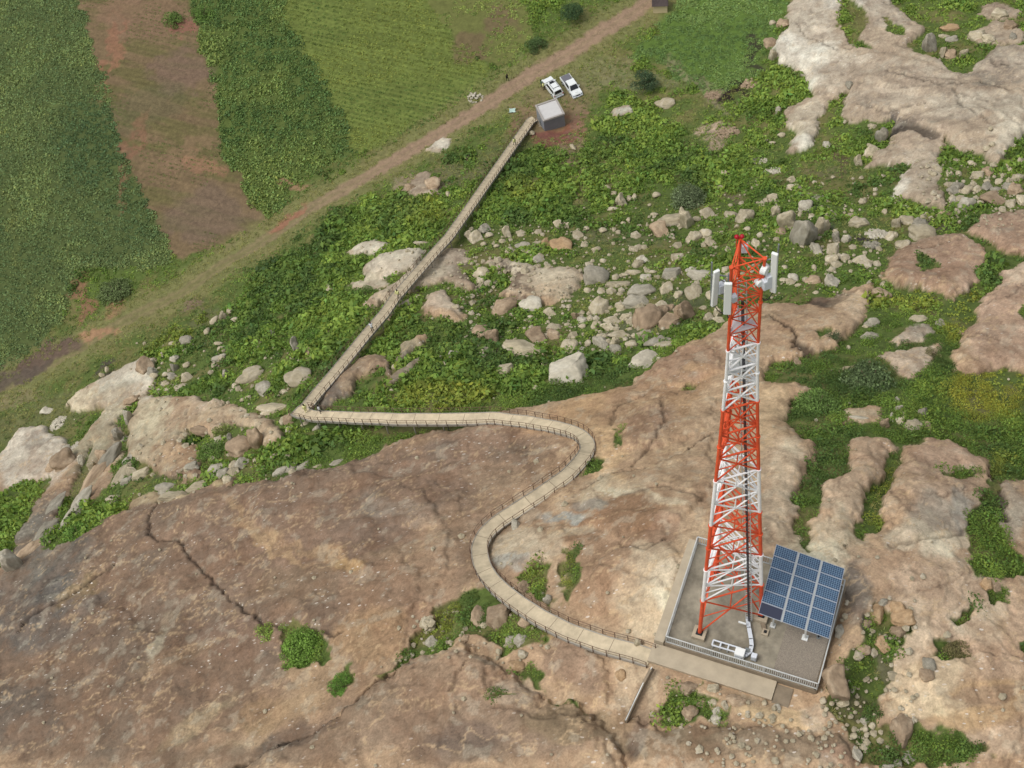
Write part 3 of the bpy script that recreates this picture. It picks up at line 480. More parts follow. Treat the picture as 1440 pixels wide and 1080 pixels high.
    k = (1-sst(dr, 3.2, 6.5))[:, None]*.7*(1-m[:, None]); so = so*(1-k)+k*lin((132, 128, 84))
    wdt = .95+.3*along[:, 0]; k = (1-sst(dr, wdt, wdt+.9))[:, None]; rc = lin((124, 118, 80))*(1-along)+along*lin((150, 128, 104)); so = so*(1-k)+k*rc
    rut = np.exp(-((dr-.8)/.28)**2)[:, None]*.5; so = so*(1-rut)+rut*(lin((140, 126, 92))*(1-along)+along*lin((160, 134, 112)))
    mid = np.exp(-(dr/.3)**2)[:, None]*.35*(1-along*.7); so = so*(1-mid)+mid*lin((112, 112, 64))
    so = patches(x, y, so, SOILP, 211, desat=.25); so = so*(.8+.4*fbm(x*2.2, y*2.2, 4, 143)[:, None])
    zone[(dr < wdt+.3)] = 7
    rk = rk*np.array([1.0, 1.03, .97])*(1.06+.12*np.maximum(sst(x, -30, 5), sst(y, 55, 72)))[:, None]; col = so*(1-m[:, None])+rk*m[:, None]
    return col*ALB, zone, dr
gcol, gzone, gdr = ground_colour(gx, gy, gm, gc)
GV = np.stack([gx, gy, gz], 1)
idx = np.arange(nu*nv).reshape(nv, nu); quad = np.stack([idx[1:, :-1], idx[1:, 1:], idx[:-1, 1:], idx[:-1, :-1]], -1).reshape(-1, 4)
fm = gm[quad].mean(1); fz_ = gzone[quad[:, 0]]; fid = np.where(fm > .5, 0, np.where(fz_ == 7, 3, np.where(fz_ > 0, 2, 1)))
for i, nm in enumerate(['granite_hill', 'hillside_soil', 'farm_field_soil', 'dirt_road']):
    q = quad[fid == i]; u_, inv = np.unique(q, return_inverse=True)
    o = mesh_np(nm, GV[u_], inv.reshape(-1, 4), GROUND, gcol[u_], extra={'rock': gm[u_]}); tag(o, kind='structure')
far = MB(); far.box((0, 150, FZ-4), (9000, 9000, .5)); tag(far.build('distant_plain', mat('plain_soil', (98, 104, 60), .9, nz=.3, ns=.02)), kind='structure')
#@OBJ
# ------------------------------------------------------------------ lattice tower
HT = 45.2
FB = [np.array([-2.18, -2.05, 0]), np.array([2.66, -.81, 0]), np.array([-.54, 2.98, 0])]
cen = sum(FB)/3; FB = [cen+(p-cen)*.98 for p in FB]
tp = [at_z(1028., 376., HT), at_z(1075., 363., HT), at_z(1041.5, 337., HT)]
FT = [np.array(p) for p in tp]; print('tower top sides', [round(float(np.linalg.norm(FT[i]-FT[(i+1) % 3])), 2) for i in range(3)])
_pl = np.array([(891,983),(800,991.5),(735,998.5),(672,1005.5),(573,1016.5),(489,1024),(440,1027.5),(376,1028),(330,1029)][::-1], float); _pr = np.array([(868,1072),(780,1070),(720,1068),(660,1067),(564,1064.7),(482,1065.5),(410,1070),(363,1075),(320,1078)][::-1], float)
def _rad(path, k, h):                          # distance of a leg from the mast axis at height h
    yy = np.linspace(325, 895, 1200); P = at_z(np.interp(yy, path[:, 0], path[:, 1]), yy, h)-np.array([cen[0], cen[1], h]); b = FB[k]-cen
    ang = np.abs(P[:, 0]*b[1]-P[:, 1]*b[0])/np.linalg.norm(b); ok = (P[:, 0]*b[0]+P[:, 1]*b[1]) > 0; return float(np.linalg.norm(P[np.argmin(np.where(ok, ang, 99))]))
_hs = np.linspace(0, 43, 12); _rr = np.array([(_rad(_pl, 0, h)+_rad(_pr, 1, h))/2 for h in _hs]); print('mast radius', _rr.round(2))
_r0 = np.linalg.norm(FB[0]-cen); _kn = [0, 8, 17, 27, 34, 40, HT]; _kv = [np.interp(h, _hs, _rr)/_rr[0] for h in _kn]; _kv[-1] = float(np.linalg.norm(FT[0]-FT[1])/np.linalg.norm(FB[0]-FB[1])); _kv[-2] = min(_kv[-2], _kv[-1]); _ax = sum(FT)/3
def lp(k, h):
    f = float(np.interp(h, _kn, _kv)); return Vector(cen+(FB[k]-cen)*f+np.array([0, 0, h])+(_ax-cen-np.array([0, 0, HT]))*(h/HT))
def leg_h(y):                                  # height on the right leg seen at picture row y
    hh = np.linspace(0, HT, 400); P = np.array([lp(1, h) for h in hh]); return float(np.interp(-y, -proj(P)[1], hh))
BANDS = [0]+[leg_h(y) for y in (822, 780, 720, 660, 564, 482)]+[HT]; print('bands', [round(b, 1) for b in BANDS])
tower = empty('lattice_tower', (0, 0, 0), label='tall three-legged lattice mast in red and white bands with antennas at its top', cat='radio mast')
for k in range(3):
    mb = MB(); r0 = .30
    for i in range(7):
        n = max(1, int((BANDS[i+1]-BANDS[i])/3))
        for j in range(n):
            a = BANDS[i]+(BANDS[i+1]-BANDS[i])*j/n; b = BANDS[i]+(BANDS[i+1]-BANDS[i])*(j+1)/n
            mb.bar(lp(k, max(a, .35)), lp(k, b), r0*(1-.5*a/HT), mi=i % 2, seg=10)
            mb.bar(lp(k, b-.06), lp(k, b+.06), r0*(1-.5*a/HT)*1.45, mi=i % 2, seg=10)
    mb.build('leg', [MT['red'], MT['white']], tower)
    q = lp(k, 0); mb = MB(); mb.box((q.x, q.y, .2), (1.0, 1.0, .5), Matrix.Rotation(PANG, 3, 'Z')); mb.bevel(.03); mb.box((q.x, q.y, .47), (.5, .5, .04), Matrix.Rotation(PANG, 3, 'Z'), mi=1).build('footing', [MT['concrete'], MT['dark']], tower)
for i in range(7):
    a, b = BANDS[i], BANDS[i+1]; nb = [1, 2, 2, 2, 3, 3, 5][i]; mi = i % 2
    for k in range(3):
        k2 = (k+1) % 3; mb = MB()
        for j in range(nb):
            h0 = a+(b-a)*j/nb; h1 = a+(b-a)*(j+1)/nb
            if i == 0: h0 = .4
            wd = .10 if i < 6 else .06
            A0, B0, A1, B1 = lp(k, h0), lp(k2, h0), lp(k, h1), lp(k2, h1); mid = (A0+B0+A1+B1)/4; off = (mid-Vector(cen)*1).normalized(); off.z = 0
            mb.bar(A0, B1, wd, wd*.6, mi); mb.bar(B0+off*.05, A1+off*.05, wd, wd*.6, mi)
            mb.bar(A1, B1, wd*1.1, wd*.8, mi)
            if i < 6:                            # redundant members
                mb.bar((A0+B1)/2, lp(k, (h0+h1)/2), wd*.7, wd*.5, mi); mb.bar((A0+B1)/2, lp(k2, (h0+h1)/2), wd*.7, wd*.5, mi)
                mb.bar((A0+B1)/2, (A1+B1)/2, wd*.7, wd*.5, mi)
        mb.build('bracing', [MT['red'], MT['white']], tower)
for h in BANDS[1:-1]+[38.6]:
    mb = MB(); m = [(lp(k, h)+lp((k+1) % 3, h))/2 for k in range(3)]
    for k in range(3): mb.bar(m[k], m[(k+1) % 3], .07)
    mb.build('diaphragm', MT['red'] if h > 37 or BANDS.index(h) % 2 else MT['white'], tower)
hp = leg_h(458); mb = MB(); P3 = [lp(k, hp) for k in range(3)]; c3 = sum(P3, Vector())/3
mb.prism([c3+(p-c3)*1.05-Vector((0, 0, .05)) for p in P3], [c3+(p-c3)*1.05 for p in P3]); mb.build('work_platform', mat('pale_grating', (200, 192, 192), .6), tower)
hp = leg_h(518); mb = MB(); P3 = [lp(k, hp) for k in range(3)]; c3 = sum(P3, Vector())/3
mb.prism([c3+(p-c3)*.9-Vector((0, 0, .05)) for p in P3], [c3+(p-c3)*.9 for p in P3]).build('rest_platform', MT['galv'], tower)
# ladder and cables inside the face towards the array
Lb = Vector(at_z(1053., 872., .3)); Lt = Vector(lp(0, 43)*.35+lp(1, 43)*.25+lp(2, 43)*.4)
d = (Lt-Lb).normalized(); sx = Vector((PU[0], PU[1], 0)); mb = MB()
for s in (-.24, .24): mb.bar(Lb+sx*s, Lt+sx*s, .05)
n = int((Lt-Lb).length/.35)
for i in range(n): q = Lb+d*(.35*i+.2); mb.bar(q-sx*.24, q+sx*.24, .03)
mb.build('ladder', MT['galv'], tower)
mb = MB()
for j, s in enumerate((-.06, 0, .06)): mb.bar(Lb+sx*s+Vector((0, -.14, 0)), Lb+(Lt-Lb)*.96+sx*s+Vector((0, -.14, 0)), .04, mi=0)
mb.build('feeder_cables', MT['cable'], tower)
# lamps
for px, py, h in ((1036., 333., HT+.2), (1043.5, 332.5, HT+.2)):
    q = Vector(at_z(px, py, h)); mb = MB(); bmesh.ops.create_uvsphere(mb.bm, u_segments=12, v_segments=8, radius=.13, matrix=Matrix.Translation(q)); bulb = mb.build('beacon_lamp', MT['lamp'], tower, True)
    MB().bar(q-Vector((0, 0, .9)), q-Vector((0, 0, .1)), .05, seg=8).bar(q-Vector((0, 0, .7)), Vector((lp(2, HT-.4))), .05, seg=6).build('lamp_bracket', MT['red'], bulb)
mb = MB(); q = lp(2, HT-1.0); mb.box(q+Vector((.25, -.1, .35)), (.34, .25, .6)); mb.bevel(.04); mb.build('lamp_control_box', MT['plasticb'], tower)
# panel antennas with brackets and radio units
def antenna(pxb, pyb, zb, L, leg, wd=.34, yaw=0., tilt=.05, radio=None):
    b = Vector(at_z(pxb, pyb, zb)); mb = MB(); mb.box((0, 0, L/2), (wd, .17, L)); mb.bevel(.05, 3)
    o = mb.build('panel_antenna', MT['plastic'], tower, False); o.location = b; o.rotation_euler = (tilt, 0, yaw)
    out = Vector((math.sin(-yaw), math.cos(yaw), 0))
    pole = b-out*-.28; m = MB(); m.bar(pole-Vector((0, 0, .4)), pole+Vector((0, 0, L+.2)), .09, seg=8)
    for t in (.25, .75):
        q = pole+Vector((0, 0, L*t)); m.bar(q, b+Vector((0, 0, L*t)), .07); tgt = lp(leg, min(HT, q.z)); m.bar(q, tgt, .06); m.bar(q, lp(leg, min(HT, q.z-.8)), .045)
    pr = m.build('antenna_mount', MT['steelgrey'], tower)
    m = MB(); prev = b+Vector((0, 0, -.02))
    for j in range(1, 9):
        t = j/8; q = b.lerp(Vector(lp(leg, b.z-.5)), t)+Vector((0, 0, -.55*math.sin(math.pi*t)-.02)); m.bar(prev, q, .05, seg=6); prev = q
    m.build('antenna_cable', MT['cable'], tower)
    return pole
p1 = antenna(1004., 429., 42.0, 3.2, 0, yaw=.5)
p2 = antenna(1022.5, 441., 41.9, 2.9, 0, wd=.40, yaw=-.1)
p3 = antenna(1087., 410., 42.4, 3.5, 1, wd=.34, yaw=-.5)
for px, py, z, s in ((1015., 404., 43.3, (.5, .35, .7)), (1079., 398., 43.2, (.55, .35, .75)), (1083., 391., 43.6, (.45, .3, .6)), (1032., 419., 42.6, (.3, .3, .5))):
    mb = MB(); mb.box((0, 0, 0), s); mb.bevel(.05, 2); o = mb.build('radio_unit', MT['plasticb'], tower); o.location = Vector(at_z(px, py, z)); o.rotation_euler = (0, 0, .4)
for px, py, z, rr, yw in ((1076., 379., 44.3, .34, .9), (1068., 397., 43.2, .28, .5)):
    mb = MB(); bmesh.ops.create_cone(mb.bm, segments=24, radius1=rr, radius2=rr*.8, depth=.3, cap_ends=True); mb.bevel(.04); o = mb.build('drum_antenna', MT['plastic'], tower); o.location = Vector(at_z(px, py, z)); o.rotation_euler = (R(90), 0, yw)
# ------------------------------------------------------------------ platform
zR = Matrix.Rotation(PANG, 3, 'Z')
def pbox(mb, u0, u1, v0, v1, z0, z1, mi=0): return mb.box(plat((u0+u1)/2, (v0+v1)/2, (z0+z1)/2), (u1-u0, v1-v0, z1-z0), zR, mi)
pl = empty('equipment_platform', plat(PW/2, PD/2, -1.7), label='raised concrete slab carrying the mast, with a gravel strip at its right end', cat='concrete platform')
def child(o, par): 
    o.parent = par; o.matrix_parent_inverse = Matrix.Translation(par.location).inverted() if not par.rotation_euler.z else par.matrix_basis.inverted(); return o
mb = MB(); pbox(mb, 0, 8.35, 0, PD, -1.9, -.04); child(mb.build('slab', MT['pad']), pl)
mb = MB(); pbox(mb, 8.35, PW, 0, PD, -1.9, -.02); child(mb.build('gravel_bed', mat('fine_gravel', (150, 140, 126), .95, nz=.35, ns=14, bump=.4)), pl)
mb = MB(); pbox(mb, -.02, PW+.02, -.22, -.003, -1.9, -.1); pbox(mb, PW+.003, PW+.2, -.2, PD, -1.9, -.1); child(mb.build('retaining_wall', MT['wall']), pl)
mb = MB(); pbox(mb, -.75, -.003, -.2, PD+.1, -1.9, -.12); child(mb.build('side_kerb', MT['concrete']), pl)
mb = MB(); pbox(mb, -.9, 8.7, -1.75, -.23, -1.75, -.62); mb.bevel(.02)
tag(mb.build('entrance_ramp', MT['concrete']), 'pale flat concrete landing along the front wall of the mast platform', 'concrete landing')
mb = MB(); pbox(mb, 8.72, 10.0, -1.9, -.35, -1.9, -.8); mb.bevel(.02); tag(mb.build('concrete_step', MT['wall']), 'low stained concrete block at the far right end of the pale landing', 'step')
# perimeter fence
fence = empty('perimeter_fence', plat(PW/2, PD/2, 0), label='galvanised guard fence of rails and pickets round the mast platform', cat='fence')
def fence_run(a, b, n, pickets):
    a = Vector(a); b = Vector(b); Hh = 1.15
    for i in range(n+1):
        q = a.lerp(b, i/n); child(MB().box(q+Vector((0, 0, Hh/2-.1)), (.06, .06, Hh+.2), zR).build('fence_post', MT['galv']), fence)
    for z in (.12, Hh): child(MB().bar(a+Vector((0, 0, z)), b+Vector((0, 0, z)), .075).build('fence_rail', MT['galv']), fence)
    if pickets:
        mb = MB(); L = (b-a).length; m = int(L/.16)
        for i in range(m): q = a.lerp(b, (i+.5)/m); mb.box(q+Vector((0, 0, (Hh+.1)/2)), (.045, .045, Hh-.08), zR)
        child(mb.build('pickets', MT['galv']), fence)
z0 = -.1
fence_run(plat(.08, -.1, z0), plat(3.6, -.1, z0), 3, True); fence_run(plat(3.6, -.1, z0), plat(PW+.1, -.1, z0), 6, True)
fence_run(plat(.08, -.1, z0), plat(.08, PD-.1, z0), 6, True); fence_run(plat(PW+.1, -.1, z0), plat(PW+.1, PD-.1, z0), 6, False); fence_run(plat(.08, PD-.1, z0), plat(PW+.1, PD-.1, z0), 8, True)
# ------------------------------------------------------------------ solar array
hs_ = 3.3
def arr(px, py, z): return Vector(at_z(float(px), float(py), z))
k_ = (C[2]-hs_)/(C[2]-8.98)
PN = np.array([[3.438, .944, 8.870], [8.111, -.736, 7.949], [6.285, -6.443, 9.093], [1.612, -4.763, 10.014]])
C4 = [Vector(C+(p-C)*k_) for p in PN]; TL, TR_, BR, BL = C4
ex = (TR_-TL).normalized(); ey = (BL-TL).normalized(); en = ex.cross(-ey).normalized(); W4 = (TR_-TL).length; L4 = (BL-TL).length
foot = Vector(at_z(1132., 897., 0.)); ctr = sum(C4, Vector())/4
solar = empty('solar_array', (ctr.x, ctr.y, 0), label='tilted array of eighteen blue solar panels beside the foot of the mast', cat='solar array')
rot = Matrix((ex, -ey, en)).transposed()
cellm = bpy.data.materials.new('solar_cells'); cellm.use_nodes = True; t = cellm.node_tree; b_ = t.nodes['Principled BSDF']; b_.inputs['Roughness'].default_value = .22; b_.inputs['Specular IOR Level'].default_value = .5
tc = t.nodes.new('ShaderNodeTexCoord'); sx_ = t.nodes.new('ShaderNodeSeparateXYZ'); t.links.new(tc.outputs['Object'], sx_.inputs[0])
def grid(axis_, pitch, wd):
    a = t.nodes.new('ShaderNodeMath'); a.operation = 'PINGPONG'; a.inputs[1].default_value = pitch/2; t.links.new(sx_.outputs[axis_], a.inputs[0])
    b = t.nodes.new('ShaderNodeMath'); b.operation = 'LESS_THAN'; b.inputs[1].default_value = wd; t.links.new(a.outputs[0], b.inputs[0]); return b.outputs[0]
mxm = t.nodes.new('ShaderNodeMath'); mxm.operation = 'MAXIMUM'; t.links.new(grid(0, .166, .013), mxm.inputs[0]); t.links.new(grid(1, .166, .013), mxm.inputs[1])
vor = t.nodes.new('ShaderNodeTexVoronoi'); vor.inputs['Scale'].default_value = 5.8; t.links.new(tc.outputs['Object'], vor.inputs['Vector'])
c1 = t.nodes.new('ShaderNodeMix'); c1.data_type = 'RGBA'; c1.inputs[6].default_value = (*(lin((40, 62, 92))*ALB), 1); c1.inputs[7].default_value = (*(lin((58, 86, 116))*ALB), 1)
sp = t.nodes.new('ShaderNodeSeparateColor'); t.links.new(vor.outputs['Color'], sp.inputs[0]); t.links.new(sp.outputs[0], c1.inputs[0])
c2 = t.nodes.new('ShaderNodeMix'); c2.data_type = 'RGBA'; t.links.new(mxm.outputs[0], c2.inputs[0]); t.links.new(c1.outputs[2], c2.inputs[6]); c2.inputs[7].default_value = (*(lin((138, 166, 188))*ALB), 1); t.links.new(c2.outputs[2], b_.inputs['Base Color'])
cwid = (W4-.24)/3; chei = L4/6
for i in range(3):
    for j in range(6):
        mb = MB(); fx, fy = cwid/2, chei/2-.012; tfr = .035
        for s in (-1, 1): mb.box((s*(fx-tfr/2), 0, 0), (tfr, fy*2, .045)); mb.box((0, s*(fy-tfr/2), 0), (fx*2-2*tfr-.004, tfr, .045))
        pn = mb.build('solar_panel', MT['alu']); q = TL+ex*(cwid/2+i*(cwid+.12))+ey*(chei*(j+.5)); pn.matrix_basis = Matrix.Translation(q) @ rot.to_4x4(); child(pn, solar)
        blank = (i == 0 and j == 5)
        cm = MB().box((0, 0, -.004), (fx*2-2*tfr-.006, fy*2-2*tfr-.006, .03)).build('cell_sheet' if not blank else 'blank_sheet', MT['panelblank'] if blank else cellm, pn)
        if blank: tag(pn, 'plain dark panel at the lower left corner of the array')
mb = MB()
for i in (0, 1): q = TL+ex*(cwid*(i+1)+.12*i+.06)-en*.05; mb.bar(q, q+ey*L4, .11, .06)
for s in (.2, .5, .8): q = TL+ey*(L4*s)-en*.12; mb.bar(q, q+ex*W4, .09, .09)
child(mb.build('mounting_rails', MT['galv']), solar)
for a_, b_2 in ((foot, ctr), ):
    mb = MB(); base_ = Vector((foot.x, foot.y, -.02)); top = TL+ex*(cwid*2+.2)+ey*(L4*.93)-en*.15
    mb.bar(base_, top, .16, seg=10); mb.box(base_+Vector((0, 0, .06)), (.45, .45, .12), zR); child(mb.build('support_post', MT['plastic']), solar)
for fx_, fy_ in ((.5, .35), (.85, .2), (.2, .8)):
    top = TL+ex*(W4*fx_)+ey*(L4*fy_)-en*.15; mb = MB(); mb.bar(Vector((top.x, top.y, -.02)), top, .14, seg=10); mb.box((top.x, top.y, .05), (.4, .4, .12), zR); child(mb.build('support_post', MT['galv']), solar)
# ------------------------------------------------------------------ cable duct and cabinets on the platform
duct = empty('cable_duct', arr(1055, 890, 0), label='white covered cable duct curving from the mast towards the front fence', cat='cable duct')
pts = [arr(x, y, .32) for x, y in ((1051, 868), (1053, 882), (1056, 898), (1057, 908), (1055, 916), (1049, 921), (1043, 922))]
mb = MB()
for a, b in zip(pts[:-1], pts[1:]): mb.bar(a, b+(b-a).normalized()*.06, .30, .14)
child(mb.build('duct_cover', MT['plasticb']), duct)
for i in (0, 3, 6): child(MB().box((pts[i].x, pts[i].y, .12), (.1, .1, .26)).build('duct_leg', MT['galv']), duct)
mb = MB(); mb.box(arr(1044, 876, .75), (.62, .12, .2), zR); mb.bevel(.05, 3); child(mb.build('duct_junction', MT['plastic']), duct)
bb = empty('equipment_bench', arr(1025, 912, 0), label='low white steel rack of two rails on legs behind the front fence', cat='steel rack')
q0, q1 = arr(1001, 907, .55), arr(1034, 917, .55); dd = (q1-q0).normalized(); ww = Vector((-dd.y, dd.x, 0))*.42
mb = MB(); mb.bar(q0, q1+dd*.9, .10, .08); mb.bar(q0+ww, q1+ww+dd*.3, .10, .08)
for i in range(4): q = q0.lerp(q1, i/3); mb.bar(q, q+ww, .1, .05)
child(mb.build('rack_rail', MT['plasticb']), bb)
for i in range(4):
    for s in (0, 1): q = q0.lerp(q1, .03+i/3*.94)+ww*s; child(MB().box((q.x, q.y, .24), (.09, .09, .52)).build('leg', MT['galv']), bb)
def cabinet(px, py, s, nm, lab, cat, m='plastic', yaw=0):
    g = arr(px, py, 0); e = empty(nm, g, PANG+yaw, label=lab, cat=cat)
    mb = MB(); mb.box((0, 0, s[2]/2+.12), s); mb.bevel(.025); mb.build('housing', MT[m], e)
    mb = MB(); mb.box((0, -s[1]/2-.012, s[2]/2+.12), (s[0]*.8, .02, s[2]*.8)); dr = mb.build('door', MT['plasticb'], e)
    MB().box((s[0]*.3, -s[1]/2-.035, s[2]/2+.12), (.03, .03, .12)).build('handle', MT['dark'], dr)
    MB().box((0, 0, .06), (s[0]*.9, s[1]*.9, .12)).build('plinth', MT['steelgrey'], e)
cabinet(1040, 923, (.72, .62, .85), 'equipment_cabinet', 'white boxy cabinet at the right end of the low steel rack', 'cabinet')
cabinet(1060, 927, (.42, .36, .7), 'junction_box', 'slim pale grey box on the platform right of the curved duct', 'cabinet', 'plasticb')
cabinet(1051, 917, (.4, .35, .3), 'connection_box', 'small grey box tucked between white cabinet and duct bend', 'cabinet', 'steelgrey')
e = empty('concrete_plinth', arr(1076, 890, 0), PANG, label='narrow concrete plinth with a small bolt plate beside the right mast leg', cat='plinth')
mb = MB(); mb.box((0, 0, .1), (.5, .5, .25)); mb.bevel(.02); mb.build('block', MT['concrete'], e); MB().box((0, 0, .26), (.22, .22, .05)).build('bolt_plate', MT['dark'], e)
mb = MB(); mb.bar(arr(1070, 866, .1), arr(1075, 886, .1), .3, .22); mb.build('ground_beam', MT['wall'], None); tag(bpy.data.objects['ground_beam'], 'grey concrete beam on the slab below the right mast leg', 'beam')
e = empty('vent_pipe', arr(1151, 896, 0), label='short dark bent pipe standing in the gravel under the array corner', cat='pipe')
MB().bar((0, 0, 0), (0, 0, .55), .12, seg=10).bar((0, 0, .55), (.22, .05, .62), .12, seg=10).build('tube', MT['dark'], e); MB().box((0, 0, .03), (.3, .3, .06)).build('collar', MT['steelgrey'], e)
# drainage wall running down from the landing
dp = [unp(917., 940., .9, HF), unp(905., 962., .7, HF), unp(893., 987., .6, HF), unp(880., 1015., .45, HF)]
mb = MB()
for a, b in zip(dp[:-1], dp[1:]): mb.bar(Vector(a)+Vector((0, 0, -.1)), Vector(b)+Vector((0, 0, -.1)), .2, .8)
for a, b in zip(dp[:-1], dp[1:]): mb.bar(Vector(a)+Vector((0, 0, .33)), Vector(b)+Vector((0, 0, .33)), .06, .05, mi=1)
tag(mb.build('drain_wall', [MT['wall'], MT['galv']]), 'thin pale wall with a pipe on top running downhill from the landing', 'low wall')
# ------------------------------------------------------------------ elevated footbridge
WP = [(752,168,.5),(746,170,.7),(741,177,1.),(722,204,1.3),(700,235,1.6),(665,285,2.),(632,332,2.2),(612,354,2.2),(582,388,2.2),(556,418,2.2),(540,441,2.2),(515,470,2.2),(494,496,2.2),(470,525,2.2),(446,553,2.2),(424,580,2.4),
      (440,584.5,2.6),(500,587,2.8),(560,589,2.8),(610,589.5,2.4),(655,589,2.1),(695,588,1.9),(740,593,1.8),(780,600,1.8),(803,606,1.8),(816,612,1.8),(825,621,1.8),(827,630,1.8),(822,641,1.8),(811,654,1.8),(795,670,1.8),(760,695,1.8),(725,718,1.8),(700,735,1.8),(683,751,1.8),(674,768,1.9),(675,784,1.9),(680,800,1.9),(690,815,2.0),(706,831,2.1),(728,848,2.1),(760,869,2.0),(800,889,1.9),(850,907,1.6),(900,922,1.2),(922,931,1.0)]
wp = np.array(WP, float); WPT = unp(wp[:, 0], wp[:, 1], wp[:, 2]); WPT[-1, 2] = -.60; WPT[-2, 2] = (WPT[-2, 2]-.6)/2
seg = np.r_[0, np.cumsum(np.linalg.norm(np.diff(WPT, axis=0), axis=1))]; TOT = seg[-1]; print('footbridge length', TOT)
def wat(s): return np.array([np.interp(s, seg, WPT[:, i]) for i in range(3)])
ss = np.arange(0, TOT, .6); WC = np.array([wat(s) for s in ss]); WC[:, 2] = np.convolve(np.pad(WC[:, 2], 4, 'edge'), np.ones(9)/9, 'valid')
corner = int(seg[15]/.6)
a = WC.copy(); 
for i in range(1, len(WC)-1):
    if abs(i-corner) > 2 : WC[i, :2] = (a[i-1, :2]+2*a[i, :2]+a[i+1, :2])/4
tg = np.gradient(WC, axis=0); tg[:, 2] = 0
tg[corner-1] = tg[corner-3]; tg[corner+1] = tg[corner+3]; tg[corner] = tg[corner-3]/np.linalg.norm(tg[corner-3])+tg[corner+3]/np.linalg.norm(tg[corner+3])
tg /= np.linalg.norm(tg, axis=1, keepdims=True); nr = np.stack([tg[:, 1], -tg[:, 0], 0*tg[:, 0]], 1)
HWD = .68
scale_n = np.ones(len(WC)); scale_n[corner] = 1.9; scale_n[corner-1] = 1.2; scale_n[corner+1] = 1.2
def wpos(i, side, dz=0., out=0.): return Vector(WC[i]+nr[i]*side*(HWD+out)*scale_n[i]+np.array([0, 0, dz]))
bridge = empty('footbridge', Vector(WC[len(WC)//2]), label='long narrow raised footbridge zigzagging from the grey cube down to the mast', cat='footbridge')
def sweep(name, prof, m, mi=None):
    """prof: list of (side offset m, dz)"""
    V = []; 
    for i in range(len(WC)):
        for (s, dz) in prof: V.append(WC[i]+nr[i]*s*scale_n[i]+np.array([0, 0, dz]))
    n = len(prof); Fq = [(i*n+j, i*n+(j+1) % n, (i+1)*n+(j+1) % n, (i+1)*n+j) for i in range(len(WC)-1) for j in range(n)]
    return child(mesh_np(name, np.array(V), np.array(Fq), m, smooth=False), bridge)
dm = MT['deck'].copy(); dm.name = 'deck_planking'
sweep('deck', [(-HWD, 0), (HWD, 0), (HWD, -.06), (-HWD, -.06)], dm)
for s in (-1, 1): sweep('edge_beam', [(s*(HWD+.002), .05), (s*(HWD+.08), .05), (s*(HWD+.08), -.34), (s*(HWD+.002), -.34)], MT['deckside'])
for i in range(3, len(WC)-2, 5):
    if len([1 for c_ in bridge.children if c_.name.startswith('deck_joint')]) < 100:
        a_, b_3 = wpos(i, -1, .004, -.03), wpos(i, 1, .004, -.03); child(MB().bar(a_, b_3, .05, .006).build('deck_joint', MT['wall']), bridge)
for s in (-1, 1):
    sweep('handrail', [(s*(HWD+.10), 1.02), (s*(HWD+.135), 1.02), (s*(HWD+.135), .985), (s*(HWD+.10), .985)], MT['rust'])
    sweep('middle_rail', [(s*(HWD+.105), .56), (s*(HWD+.13), .56), (s*(HWD+.13), .535), (s*(HWD+.105), .535)], MT['rust'])
posts = [(i, s) for i in range(1, len(WC), 2) for s in (-1, 1)]
posts.sort(key=lambda t_: proj(WC[t_[0]])[2])
pm = MB().box((0, 0, .42), (.055, .055, 1.2)).build('rail_post', MT['rust'])
for n, (i, s) in enumerate(posts[:100]):
    o = pm if n == 0 else pm.copy()
    if n: COL.objects.link(o)
    o.location = wpos(i, s, 0, .12); o.rotation_euler = (0, 0, math.atan2(tg[i, 1], tg[i, 0])); child(o, bridge)
mb = MB()
for i, s in posts[100:]: mb.box(wpos(i, s, .42, .12), (.055, .055, 1.2), Matrix.Rotation(math.atan2(tg[i, 1], tg[i, 0]), 3, 'Z'))
tag(child(mb.build('rail_posts', MT['rust']), bridge), kind='stuff')
gzw = HF(WC[:, 0], WC[:, 1])
for i in range(8, len(WC)-6, 6):
    if WC[i, 2]-gzw[i] > .5:
        mb = MB()
        for s in (-.8, .8): q = wpos(i, s); mb.bar((q.x, q.y, gzw[i]-1.4), (q.x, q.y, q.z-.2), .16, seg=8)
        mb.bar(wpos(i, -1, -.28), wpos(i, 1, -.28), .16, .2); child(mb.build('support_trestle', MT['deckside']), bridge)
# ------------------------------------------------------------------ grey cube building
BH = 5.1; bq = [Vector(at_z(x, y, FZ+BH)) for x, y in ((764., 171.), (794.7, 160.8), (782.2, 138.2), (752.3, 149.))]
bc = sum(bq, Vector())/4; u_ = ((bq[1]-bq[0])+(bq[2]-bq[3])).normalized(); bw = ((bq[1]-bq[0]).length+(bq[2]-bq[3]).length)/2; bl = ((bq[3]-bq[0]).length+(bq[2]-bq[1]).length)/2
bang = math.atan2(u_.y, u_.x); bz = float(HF(np.array([bc.x]), np.array([bc.y]))[0]); print('building', bw, bl, bc, bz)
bld = empty('equipment_building', (bc.x, bc.y, bz), bang, label='small grey windowless cube building with a pale flat roof near the road', cat='building'); hh = FZ+BH-bz
MB().box((0, 0, hh/2-.4), (bw-.2, bl-.2, hh+.6)).build('wall', MT['greywall'], bld)
rf = MB(); rf.box((0, 0, hh-.06), (bw, bl, .14)); rf = rf.build('roof', MT['greyroof'], bld)
mb = MB()
for s in (-1, 1): mb.box((s*(bw/2-.14), 0, hh+.09), (.28, bl, .16)); mb.box((0, s*(bl/2-.14), hh+.088), (bw-.57, .28, .156))
mb.build('roof_rim', MT['trim'], rf)
dr = MB().box((-bw/2+.08, .4, 1.05), (.06, 1.0, 2.1)).build('door', MT['steelgrey'], bld); MB().box((-bw/2+.03, .05, 1.0), (.06, .05, .15)).build('handle', MT['dark'], dr)
